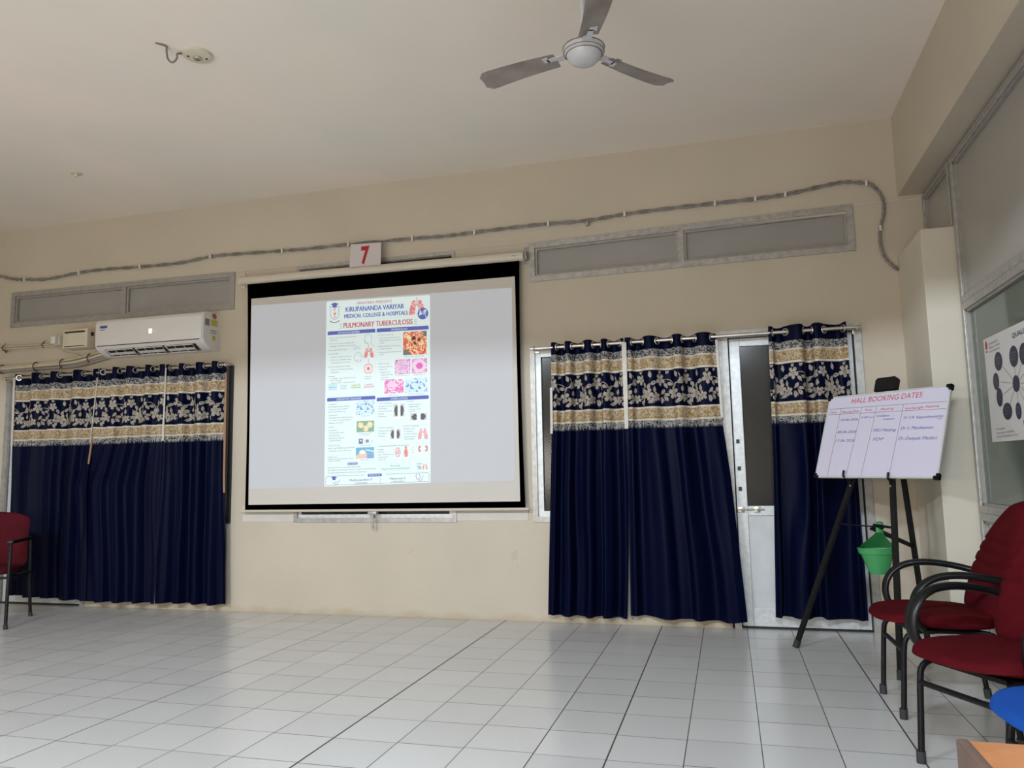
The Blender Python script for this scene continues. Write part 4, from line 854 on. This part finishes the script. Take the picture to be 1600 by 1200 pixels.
pipe('drain_hose', 'grey drain hose at the bottom of the pipe bundle over the left curtain', [(-7.35, 2.222), (-6.897, 2.232), (-6.422, 2.238), (-6.075, 2.236), (-5.924, 2.244), (-5.776, 2.266), (-5.54, 2.31)], .016, M['greypipe'])
for x, z, lb in ((-6.86, 2.256, 'leftmost'), (-6.44, 2.26, 'second from left'), (-6.12, 2.27, 'third from left, knotted'), (-5.80, 2.305, 'rightmost, beside the air conditioner')):
    bm = newbm(); ring(bm, (x, -.026, z), (1, 0, 0), .042, .005, 16, 5); obj('cable_tie', bm, M['dark'], None, 'black tie around the pipe bundle over the left curtain, ' + lb, 'cable tie')
bm = newbm(); sweep(bm, spline([(-6.20, -.05, 2.46), (-6.138, -.03, 2.399), (-6.091, -.02, 2.378), (-5.983, -.02, 2.359), (-5.90, -.02, 2.323)], 6), .004, n=6); obj('power_cord', bm, M['pipe'], None, 'thin cord looping down from the white socket box to the pipes', 'cord')
bm = newbm(); sweep(bm, [(-6.855, 0, 2.428), (-6.83, -.03, 2.43), (-6.78, -.05, 2.432)], [.008, .006, .003], n=8); obj('wall_nail', bm, M['dark'], None, 'dark nail sticking out of the wall below the conduits at far left', 'nail')

# ------------------------------------------------------------------ ceiling: fan, lamp holder, hook
fz = 3.26; fx, fy = -.602, -2.27
fan = thing('ceiling_fan', 'white three-blade ceiling fan with dusty blades hanging from the ceiling', 'fan', (fx, fy, fz))
bm = newbm(); lathe(bm, [(.0, -.058), (.035, -.056), (.066, -.046), (.085, -.026), (.092, -.002)], (fx, fy, fz), 36); lathe(bm, [(.092, -.002), (.104, .004), (.106, .022), (.098, .034), (.07, .044), (.03, .050), (.0, .051)], (fx, fy, fz), 36)
mot = obj('motor_housing', bm, M['fan'], fan, sharp=50)
for zz, rr_ in ((.002, .1035), (-.010, .0915), (.026, .1065)):
    bm = newbm(); ring(bm, (fx, fy, fz+zz), (0, 0, 1), rr_, .0018, 40, 5); obj('trim_line', bm, M['fan_line'], mot)
bm = newbm(); sweep(bm, [(fx, fy, fz+.10), (fx, fy, ZC-.02)], .011, n=12); obj('down_rod', bm, M['fan'], fan)
bm = newbm(); lathe(bm, [(.0, .125), (.014, .124), (.022, .11), (.034, .08), (.044, .055), (.046, .045)], (fx, fy, fz), 24); obj('lower_canopy', bm, M['fan'], fan)
bm = newbm(); lathe(bm, [(.05, 0), (.05, -.01), (.03, -.05), (.012, -.07)], (fx, fy, ZC), 24); obj('ceiling_canopy', bm, M['fan'], fan)
for ang in (168, 48, -72):
    a = math.radians(ang); d = Vector((math.cos(a), math.sin(a), 0)); n_ = Vector((-math.sin(a), math.cos(a), 0)); c = Vector((fx, fy, fz+.008))
    bm = newbm(); G = []
    for i in range(15):
        t = i/14; rr_ = .15+.44*t; wd = .052+.022*t if t < .9 else .07*math.sqrt(max(0, 1-((t-.86)/.16)**2))+.006
        tilt = math.radians(11)
        row = [c + d*(rr_ - .02*q*q*0) + n_*(wd*q*math.cos(tilt)+.01*math.sin(t*3)) + Vector((0, 0, wd*q*math.sin(tilt)-.006*(q*q)-.008*t)) for q in (-1, -.5, 0, .5, 1)]
        G.append([bm.verts.new(p) for p in row])
    for i in range(14):
        for j in range(4): bm.faces.new((G[i][j], G[i+1][j], G[i+1][j+1], G[i][j+1]))
    bmesh.ops.solidify(bm, geom=bm.faces[:], thickness=.0025)
    bl = obj('blade', bm, M['fan_blade'], fan)
    bm = newbm(); bar(bm, c+d*.09, c+d*.20, .045, .005, ref=n_); bar(bm, c+d*.19, c+d*.22, .075, .005, ref=n_); obj('blade_arm', bm, M['fan'], bl)
cl = thing('ceiling_lamp_holder', 'round cream lamp holder on the ceiling with a loop of loose wire', 'lamp holder', (-2.95, -2.23, ZC))
bm = newbm(); lathe(bm, [(0, -.022), (.068, -.020), (.084, -.014), (.088, 0)], (-2.95, -2.23, ZC), 36); obj('base', bm, M['beige'], cl)
bm = newbm(); lathe(bm, [(0, -.032), (.019, -.034), (.025, -.029), (.026, -.020)], (-2.95, -2.23, ZC), 24); obj('lamp_cap', bm, M['steel'], cl)
bm = newbm()
for sx, sy in ((-.042, -.03), (.042, .03)): lathe(bm, [(0, -.026), (.007, -.025), (.008, -.019)], (-2.95+sx, -2.23+sy, ZC), 10)
obj('screw', bm, M['fan_line'], cl)
bm = newbm(); sweep(bm, spline([(-3.02, -2.27, ZC-.008), (-3.035, -2.30, ZC-.02), (-3.03, -2.31, ZC-.055), (-3.055, -2.315, ZC-.08), (-3.085, -2.32, ZC-.055), (-3.08, -2.34, ZC-.015), (-3.06, -2.37, ZC-.008), (-3.10, -2.41, ZC-.002)], 6), .006, n=6); obj('loose_wire', bm, M['wire_grey'], cl)
bm = newbm(); lathe(bm, [(0, -.03), (.014, -.03), (.018, -.008), (.045, -.006), (.05, 0)], (-5.085, -.99, ZC), 20); obj('ceiling_hook', bm, M['beige'], None, 'small round hook plate on the ceiling near the left wall', 'hook')

# ------------------------------------------------------------------ whiteboard on a tripod easel
BS = .862/.87; C0 = Vector((.9223, -.6837, 1.3411)); BA, BT = .812, .337
nh = Vector((-math.sin(BA), -math.cos(BA), 0)); BR = Vector((math.cos(BA), -math.sin(BA), 0)); BU = Vector((0, 0, math.cos(BT))) - nh*math.sin(BT); BN = nh*math.cos(BT)+Vector((0, 0, math.sin(BT)))
BR2 = (BR*math.cos(-.011)+BU*math.sin(-.011)).normalized(); BU2 = (BU*math.cos(-.011)-BR*math.sin(-.011)).normalized()
BW, BH = .87, .58
def bp(x, z, d=0):     # x from the left edge, z down from the top edge, d towards the reader
    return C0 + BR2*(x-BW/2)*BS + BU2*(BH/2-z)*BS + BN*d
def bbox(bm, x0, x1, z0, z1, d0, d1, bev=0):
    V = [bm.verts.new(bp(x, z, d)) for x in (x0, x1) for d in (d0, d1) for z in (z0, z1)]
    F = [bm.faces.new([V[i] for i in q]) for q in [(0,1,3,2), (4,6,7,5), (0,4,5,1), (2,3,7,6), (0,2,6,4), (1,5,7,3)]]
    if bev: bmesh.ops.bevel(bm, geom=list({e for q in F for e in q.edges}), offset=bev, segments=2, affect='EDGES')
wb = thing('whiteboard', 'whiteboard headed HALL BOOKING DATES in red, resting on the black easel', 'whiteboard', tuple(bp(BW/2, BH)))
bm = newbm(); bbox(bm, .008, BW-.008, .008, BH-.008, -.012, 0); obj('writing_surface', bm, M['board'], wb, smooth=False)
bm = newbm()
for q in ((0, BW, 0, .010), (0, BW, BH-.010, BH), (0, .010, 0, BH), (BW-.010, BW, 0, BH)): bbox(bm, *q, -.016, .004, .002)
obj('frame', bm, M['boardframe'], wb)
for x, z in ((0, 0), (BW, 0), (0, BH), (BW, BH)):
    bm = newbm(); xa_, xb_ = (x-.006, x+.030) if x == 0 else (x-.030, x+.006); za_, zb2 = (z-.006, z+.016) if z == 0 else (z-.016, z+.006)
    bbox(bm, xa_, xb_, za_, zb2, -.02, .008, .003)
    xa_, xb_ = (x-.006, x+.014) if x == 0 else (x-.014, x+.006); za_, zb2 = (z-.006, z+.032) if z == 0 else (z-.032, z+.006)
    bbox(bm, xa_, xb_, za_, zb2, -.02, .008, .003); obj('corner_cap', bm, M['black'], wb)
def btext(bm, s_, x0, z, x1, h_, sh=.25, dz=0.0):
    text_bm(bm, s_, lambda a, b: bp(a, -b + dz*(a-x0), .0012), x0, x1, -z, h_, shear=sh, bold=-.004, res=3)
bm = newbm(); btext(bm, 'HALL BOOKING DATES', .187, .062, .692, .036, .12)
for s_, a, b, c_ in (('Date', .025, .124, .080), ('Meeting Date', .120, .128, .258), ('Time', .301, .126, .352), ('Meeting', .417, .129, .511), ('Incharge Name', .590, .136, .812)): btext(bm, s_, a, b, c_, .016)
obj('red_writing', bm, M['ink_red'], wb, smooth=False)
bm = newbm()
for s_, a, b, c_, h_ in (('18-06-2026', .123, .184, .262, .017), ('9.00 am', .284, .174, .380, .013), ('Installation', .396, .172, .490, .015), ('inception', .446, .196, .529, .014), ('Dr C.R. Vijayarahavendran', .590, .198, .846, .017), ('rao', .808, .214, .842, .009),
    ('08-06-2026', .117, .270, .263, .018), ('MEU Meeting', .389, .272, .552, .020), ('Dr S. Manikannan', .582, .268, .795, .020), ('17-06-2026', .113, .331, .261, .019), ('FDP', .398, .333, .476, .020), ('Dr Deepak Maithri', .576, .335, .830, .021)): btext(bm, s_, a, b, c_, h_, .3, .02)
obj('blue_writing', bm, M['ink_blue'], wb, smooth=False)
bm = newbm()
def bline(x0_, z0_, x1_, z1_, w2=.0011):
    p, q = bp(x0_, z0_, .001), bp(x1_, z1_, .001); t_ = (q-p).normalized().cross(BN)*w2; poly(bm, [p-t_, q-t_, q+t_, p+t_])
for q in ((.015, .091, .858, .104), (.012, .131, .857, .150), (.112, .093, .100, .572), (.275, .098, .245, .572), (.386, .100, .357, .572), (.575, .102, .554, .572)): bline(*q)
obj('ruled_table', bm, M['ink_line'], wb, smooth=False)
# easel
es = thing('easel', 'black metal tripod easel holding the whiteboard in front of the right door', 'easel', (.72, -.85, 0))
FL, FR, RL = Vector((.362, -.571, 0)), Vector((.84, -1.269, 0)), Vector((1.17, -.40, 0)); HD = Vector((1.012, -.548, 1.66))
HL, HR = HD - BR*.012, HD + BR*.012
for p, h_ in ((FL, HL), (FR, HR)):
    bm = newbm(); d = (h_-p).normalized(); bar(bm, p, h_, .030, .022, ref=BR); leg = obj('leg', bm, M['black'], es, smooth=False)
    bm = newbm(); bar(bm, p-Vector((0,0,0)), p+d*.05, .034, .026, ref=BR); obj('rubber_foot', bm, M['rubber'], leg, smooth=False)
bm = newbm(); bar(bm, RL, HD-nh*.03, .028, .022, ref=BR); leg = obj('leg', bm, M['black'], es, smooth=False)
bm = newbm(); d = (HD-RL).normalized(); bar(bm, RL, RL+d*.05, .032, .026, ref=BR); obj('rubber_foot', bm, M['rubber'], leg, smooth=False)
bm = newbm(); hc = HD + Vector((0, 0, .01))
V = []
for dd in (-.028, .012):
    for x, z in ((-.075, -.05), (.075, -.05), (.075, .025), (.062, .04), (-.062, .04), (-.075, .025)): V.append(bm.verts.new(hc + BR*x + BU*z + BN*dd))
for i in range(6): bm.faces.new((V[i], V[(i+1) % 6], V[6+(i+1) % 6], V[6+i]))
bm.faces.new(V[:6]); bm.faces.new(V[6:][::-1]); obj('head_plate', bm, M['black'], es)
for p, h_ in ((FL, HL), (FR, HR)):
    # hook under the board: find the point of the leg at the height of the board's bottom edge
    zb_ = bp(BW/2, BH).z; t_ = (zb_-.015)/h_.z; q = p.lerp(h_, t_)
    dist = (bp(BW/2, BH, 0)-q).dot(BN)
    bm = newbm(); sweep(bm, spline([q-BU*.03, q-BU*.012+BN*.02, q+BN*(dist*.6)-BU*.008, q+BN*(dist+.012), q+BN*(dist+.016)+BU*.035], 5), .007, n=8); obj('support_hook', bm, M['black'], es)
    bm = newbm(); ring(bm, q-BU*.04+BN*.013, BN, .004, .003, 10, 5); obj('rivet', bm, M['steel'], es)
pl, pr_ = FL.lerp(HL, .47), FR.lerp(HR, .47); mid = Vector((.835, -.735, .775))
bm = newbm(); sweep(bm, [pl, pl.lerp(mid, .5), mid + (mid-pl).normalized()*.05], .0045, n=8); box(bm, mid.x+.035, mid.x+.06, mid.y-.05, mid.y-.02, mid.z-.012, mid.z+.014, .002); obj('brace_rod', bm, M['black'], es)
rj = RL.lerp(HD, .385)
for dz, q in ((0, mid), (-.025, mid-Vector((.01, 0, .012)))):
    bm = newbm(); bar(bm, q, rj+Vector((0, 0, dz*.5)), .014, .007); obj('brace', bm, M['black'], es, smooth=False)
bm = newbm(); bar(bm, mid+Vector((.01, 0, .01)), pr_, .014, .007); obj('brace', bm, M['black'], es, smooth=False)
# green hanging pot
pt = thing('hanging_pot', 'empty green plastic hanging pot hooked on the easel brace', 'plant pot', (.845, -.775, .495))
pc = Vector((.852, -.775, .495))
bm = newbm(); n = 40; rings = []
prof = [(.048, .0), (.052, .0), (.086, .118), (.094, .120), (.100, .155), (.097, .156), (.090, .122), (.082, .116), (.046, .006), (.0, .006)]
for r_, z in prof:
    row = []
    for k in range(n):
        t = 2*PI*k/n; ex = 1+.16*max(0, math.cos(t-PI))**3*(z/.155)          # pouring lip to the left
        row.append(bm.verts.new(pc + Vector((r_*math.cos(t)*ex, .72*r_*math.sin(t), z))))
    rings.append(row)
for i in range(len(rings)-1):
    for k in range(n): bm.faces.new((rings[i][k], rings[i][(k+1) % n], rings[i+1][(k+1) % n], rings[i+1][k]))
bm.faces.new(rings[0][::-1]); obj('pot', bm, M['green'], pt, sharp=50)
# bell-shaped back plate rising into the hook strap
bm = newbm(); G = []
for i in range(15):
    t = i/14; z = .150+.10*t; hw = .094*(1-t)**1.35+.021
    row = []
    for k in range(9):
        q = -1+k/4; x = hw*q; yy = .068*math.sqrt(max(0, 1-(x/.100)**2)) if abs(x) < .1 else 0
        yy = yy*(1-t) + .018*t
        row.append(bm.verts.new(pc + Vector((x+.022*t, yy, z))))
    G.append(row)
for i in range(14):
    for k in range(8): bm.faces.new((G[i][k], G[i][k+1], G[i+1][k+1], G[i+1][k]))
bmesh.ops.solidify(bm, geom=bm.faces[:], thickness=.004)
hk = [pc+Vector((.022, .018, .245)), pc+Vector((.022, .016, .280)), pc+Vector((.025, .024, .300)), pc+Vector((.028, .045, .306)), pc+Vector((.031, .064, .296)), pc+Vector((.032, .068, .270))]
sweep(bm, spline(hk, 4), .021, .004, n=12, ref=(1, 0, 0)); obj('hook_strap', bm, M['green'], pt, sharp=50)

# ------------------------------------------------------------------ chairs
def superslab(bm, hx, hy, z0, z1, e=4.0, n=48, puff=.35, dish=0, front=0):
    """cushion: rounded-rectangle outline, rounded edge, flat bottom"""
    lay = [(0, .80), (.10, .95), (.35, 1.0), (.65, .985), (.85, .95), (.97, .87), (1.0, .72), (1.02, .40), (1.0, .12)]
    rings = []
    for t, s_ in lay:
        row = []
        for k in range(n):
            a = 2*PI*k/n; ca, sa = math.cos(a), math.sin(a)
            rx = abs(ca)**(2/e)*math.copysign(1, ca)*hx*s_; ry = abs(sa)**(2/e)*math.copysign(1, sa)*hy*s_
            fr = max(0, (-ry/hy))                     # waterfall front edge
            z = z0+(z1-z0)*t - front*fr**3*t + (.018*max(0, -ry/hy)**2 if t < .2 else 0) - dish*(1-(rx/hx)**2)*(1 if t > .95 else 0)
            row.append(bm.verts.new((rx, ry, z)))
        rings.append(row)
    for i in range(len(rings)-1):
        for k in range(n): bm.faces.new((rings[i][k], rings[i][(k+1) % n], rings[i+1][(k+1) % n], rings[i+1][k]))
    bm.faces.new(rings[0][::-1]); bm.faces.new(rings[-1])
def back_cushion(bm, hw, zb_, zt, ylow, yhigh, thick=.055, arch=True, creases=()):
    """upright cushion leaning back, arched top; front face carries stitched creases"""
    n, mlev = 22, 40; F = []; Bk = []
    for j in range(mlev+1):
        t = j/mlev; z = zb_+(zt-zb_)*t; y = ylow+(yhigh-ylow)*t - .03*math.sin(PI*t*.9)
        if arch: hwz = hw*(1-.06*(1-min(1, t/.15))**2)*(max(0.0, 1-max(0, (t-.30)/.70)**2.3))**.62 if t > .30 else hw*(1-.10*(1-min(1, t/.12))**2)
        else: hwz = hw*(max(0.0, 1-max(0, (t-.80)/.20)**2.5))**.5 if t > .8 else hw*(1-.12*(1-min(1, t/.12))**2)
        hwz = max(hwz, .012)
        cr = sum(.010*math.exp(-((t-c_)/.012)**2) for c_ in creases)
        fr, bk = [], []
        for k in range(n+1):
            q = -1+2*k/n; ed = math.sqrt(max(0, 1-abs(q)**5)); te = math.sqrt(max(0.0, min(1, (1-t)/.05, (t+.02)/.05)))
            fr.append(bm.verts.new((hwz*q, y-(thick*.62*ed*te)+cr+.018*(1-q*q)*-0, z))); bk.append((hwz*q, y+thick*.38*ed*te, z))
        F.append(fr); Bk.append([fr[0]] + [bm.verts.new(p) for p in bk[1:-1]] + [fr[-1]])
    for j in range(mlev):
        for k in range(n):
            bm.faces.new((F[j][k], F[j][k+1], F[j+1][k+1], F[j+1][k]))
            try: bm.faces.new((Bk[j][k+1], Bk[j][k], Bk[j+1][k], Bk[j+1][k+1]))
            except ValueError: pass
    for row, brow in ((F[0], Bk[0]), (F[-1], Bk[-1])):
        for k in range(n):
            v = [row[k], brow[k], brow[k+1], row[k+1]]; v = list(dict.fromkeys(v))
            if len(v) > 2:
                try: bm.faces.new(v)
                except ValueError: pass
def visitor_chair(label, loc, rz, seatm, arms=True, group=None):
    """local frame: faces -y, origin on the floor under the seat centre"""
    t = thing('visitor_chair', label, 'chair', loc, rz, group); L = dict(local=True)
    bm = newbm(); superslab(bm, .245, .265, .40, .468, e=3.0, front=.02, dish=.006)
    for v in bm.verts: v.co.y -= .01; v.co.z += .03*max(0, -(v.co.y))*0 - .02*(v.co.y+.0)
    obj('seat', bm, seatm, t, sharp=60, **L)
    bm = newbm(); back_cushion(bm, .250, .445, .965, .215, .445, creases=(.42, .52, .62)); obj('backrest', bm, seatm, t, sharp=60, **L)
    bm = newbm()
    sweep(bm, spline([(0, .10, .385), (0, .22, .40), (0, .285, .46), (0, .30, .60), (0, .325, .70)], 6), .035, .008, n=10, ref=(1, 0, 0)); box(bm, -.17, .17, -.15, .15, .375, .395, .004)
    obj('seat_bracket', bm, M['black'], t, **L)
    fx_, ffy, rfy = .205, -.205, .27
    for s_ in (-1, 1):
        bm = newbm(); sweep(bm, spline([(s_*fx_, ffy, .004), (s_*fx_, ffy+.010, .15), (s_*fx_, ffy+.022, .31), (s_*fx_, ffy+.034, .355), (s_*(fx_-.008), ffy+.065, .380), (s_*(fx_-.02), ffy+.13, .388), (s_*(fx_-.03), .10, .385)], 6), .0125, n=12)
        lg = obj('leg', bm, M['black'], t, **L)
        bm = newbm(); sweep(bm, [(s_*fx_, ffy-.001, 0), (s_*fx_, ffy, .045)], .0175, .0175, n=14); obj('rubber_foot', bm, M['rubber'], lg, **L)
        bm = newbm(); sweep(bm, spline([(s_*fx_, rfy, .004), (s_*fx_, rfy-.02, .16), (s_*fx_, rfy-.05, .33), (s_*(fx_-.02), rfy-.09, .378), (s_*(fx_-.03), .08, .385)], 6), .0125, n=12)
        lg = obj('leg', bm, M['black'], t, **L)
        bm = newbm(); sweep(bm, [(s_*fx_, rfy+.001, 0), (s_*fx_, rfy-.004, .045)], .0175, .0175, n=14); obj('rubber_foot', bm, M['rubber'], lg, **L)
    for yy, zz in ((ffy+.020, .30), (rfy-.045, .30)):
        bm = newbm(); sweep(bm, [(-fx_, yy, zz), (fx_, yy, zz)], .011, n=10); obj('crossbar', bm, M['black'], t, **L)
    if arms:
        for s_ in (-1, 1):
            pth = [(s_*.235, -.10, .405), (s_*.262, -.135, .44), (s_*.275, -.148, .50), (s_*.275, -.135, .56), (s_*.272, -.095, .61), (s_*.268, -.03, .640), (s_*.262, .06, .648), (s_*.255, .16, .636), (s_*.235, .25, .615), (s_*.20, .285, .60)]
            P_ = spline(pth, 6); N = len(P_)
            wdt = [.019+.013*math.sin(PI*min(1, i/(N*.55))) if i < N*.55 else .021-.004*((i-N*.55)/(N*.45)) for i in range(N)]
            bm = newbm(); sweep(bm, P_, wdt, .0165, n=14, ref=(1, 0, 0)); obj('armrest', bm, M['pu'], t, **L)
            bm = newbm(); box(bm, min(s_*.20, s_*.25), max(s_*.20, s_*.25), -.11, -.06, .385, .40, .002); obj('armrest_bracket', bm, M['black'], t, **L)
    return t
visitor_chair('maroon visitor chair with black arms beside the easel, farther of the right-hand pair', (.915, -1.75, 0), -PI/2+.03, M['maroon'])
visitor_chair('maroon visitor chair with black arms just behind the blue seat, nearer of the right-hand pair', (.945, -2.60, 0), -PI/2+.50, M['maroon'])
visitor_chair('armless blue upholstered chair at the lower right edge, behind the orange desk top', (.99, -3.36, 0), -PI/2+.08, M['blue'], arms=False)
# thin-legged chair at the far left
lc = thing('side_chair', 'dark maroon chair with thin black legs and flat arms in front of the left door', 'chair', (-5.90, -.92, 0), math.atan2(-.52, .32)+PI/2); L = dict(local=True)
bm = newbm(); superslab(bm, .235, .235, .40, .465, e=3.5, front=.015); obj('seat', bm, M['maroon_dark'], lc, sharp=60, **L)
bm = newbm(); back_cushion(bm, .245, .43, .895, .235, .30, thick=.05, arch=False); obj('backrest', bm, M['maroon_dark'], lc, sharp=60, **L)
for s_ in (-1, 1):
    bm = newbm(); sweep(bm, [(s_*.27, -.30, 0), (s_*.262, -.27, .30), (s_*.26, -.245, .655)], .011, .013, n=10); lg = obj('leg', bm, M['black'], lc, **L)
    bm = newbm(); sweep(bm, [(s_*.27, -.301, 0), (s_*.269, -.297, .035)], .017, n=12); obj('rubber_foot', bm, M['rubber'], lg, **L)
    bm = newbm(); sweep(bm, [(s_*.27, .31, 0), (s_*.262, .27, .30), (s_*.26, .25, .66)], .011, .013, n=10); lg = obj('leg', bm, M['black'], lc, **L)
    bm = newbm(); sweep(bm, [(s_*.27, .311, 0), (s_*.269, .307, .035)], .017, n=12); obj('rubber_foot', bm, M['rubber'], lg, **L)
    bm = newbm(); box(bm, s_*.26-.025, s_*.26+.025, -.275, .275, .655, .680, .008); obj('armrest', bm, M['pu'], lc, **L)
    bm = newbm(); sweep(bm, [(s_*.262, -.27, .38), (s_*.262, .265, .38)], .010, n=8); obj('side_rail', bm, M['black'], lc, **L)
bm = newbm()
for y in (-.2, .2): sweep(bm, [(-.262, y, .385), (.262, y, .385)], .010, n=8)
obj('crossbar', bm, M['black'], lc, **L)

# ------------------------------------------------------------------ desk at the lower right corner
dk = thing('desk', 'corner of a desk with an orange laminate top and brown side at the bottom right', 'desk', (.90, -4.86, 0))
bm = newbm(); box(bm, .334, 1.42, -5.10, -4.567, .695, .72, .003); obj('desk_top', bm, M['orange'], dk)
for a, b in ((.318, .336), (1.40, 1.42)):
    bm = newbm(); box(bm, a, b, -5.10, -4.564, 0, .722, .004); obj('side_panel', bm, M['brown'], dk)
bm = newbm(); box(bm, .336, 1.40, -5.09, -5.07, .25, .695); obj('modesty_panel', bm, M['brown'], dk, smooth=False)

# ------------------------------------------------------------------ printed poster on the partition glass
ps = thing('wall_poster', 'white poster titled QUALITY with dark navy ovals on the green partition glass', 'poster', (X2-.004, -1.41, 1.26))
XP = X2-.004
bm = newbm()
V = [bm.verts.new((XP-dx, y, z)) for dx in (0, .001) for y, z in ((-.962, 1.858), (-1.87, 1.850), (-1.87, 1.258), (-.962, 1.266))]
for q in ((0,1,2,3), (7,6,5,4), (0,4,5,1), (1,5,6,2), (2,6,7,3), (3,7,4,0)): bm.faces.new([V[i] for i in q])
obj('sheet', bm, M['paper'], ps, smooth=False)
def gp(a, b, d=.002): return (XP-d, -a, b)
bm = newbm()
ov = [(1.183, 1.703, .062, .052), (1.419, 1.697, .062, .056), (1.118, 1.598, .048, .048), (1.151, 1.506, .048, .052), (1.253, 1.422, .070, .046), (1.415, 1.412, .040, .044), (1.56, 1.69, .06, .056), (1.70, 1.64, .06, .05), (1.73, 1.53, .055, .05), (1.68, 1.44, .06, .048), (1.555, 1.41, .055, .046)]
for a, b, rx, rz_ in ov + [(1.418, 1.554, .050, .044)]: poly(bm, [gp(a+rx*math.cos(k*PI/16), b+rz_*math.sin(k*PI/16), .0025) for k in range(32)])
text_bm(bm, 'QUALITY', lambda a, b: gp(a, b, .002), 1.42, 1.66, 1.792, .024, bold=.02)
obj('navy_ovals', bm, M['ink_navy'], ps, smooth=False)
bm = newbm()
for a, b, rx, rz_ in ov:
    dx, dz = a-1.418, b-1.554; l_ = math.hypot(dx, dz); nx_, nz_ = -dz/l_*.0018, dx/l_*.0018
    p, q = (1.418+dx*.2, 1.554+dz*.2), (a-dx*.25, b-dz*.25)
    poly(bm, [gp(p[0]+nx_, p[1]+nz_), gp(q[0]+nx_, q[1]+nz_), gp(q[0]-nx_, q[1]-nz_), gp(p[0]-nx_, p[1]-nz_)])
    for i in range(3): text_bm(bm, ('quality', 'process', 'system')[i], lambda a_, b_: gp(a_, b_, .0032), a-rx*.6, a+rx*.6, b+.016-i*.016, .009, res=1)
for z, x_e, s_ in ((1.812, 1.20, 'VINAYAKA MISSIONS'), (1.790, 1.225, 'MEDICAL COLLEGE'), (1.330, 1.19, 'Our goals'), (1.306, 1.33, 'TEACHING HOSPITAL'), (1.286, 1.37, 'RESEARCH')): text_bm(bm, s_, lambda a_, b_: gp(a_, b_), 1.05, x_e, z, .012, res=1)
obj('grey_print', bm, M['ink_grey'], ps, smooth=False)
bm = newbm(); poly(bm, [gp(1.005+.017*math.cos(k*PI/8), 1.818+.026*math.sin(k*PI/8)) for k in range(16)]); poly(bm, [gp(.985, 1.778), gp(1.025, 1.778), gp(1.025, 1.784), gp(.985, 1.784)]); poly(bm, [gp(1.465, 1.36), gp(1.50, 1.36), gp(1.50, 1.30), gp(1.475, 1.30)])
text_bm(bm, 'and Hospitals', lambda a_, b_: gp(a_, b_), 1.05, 1.23, 1.770, .010, res=1)
obj('red_emblem', bm, M['sign_red'], ps, smooth=False)
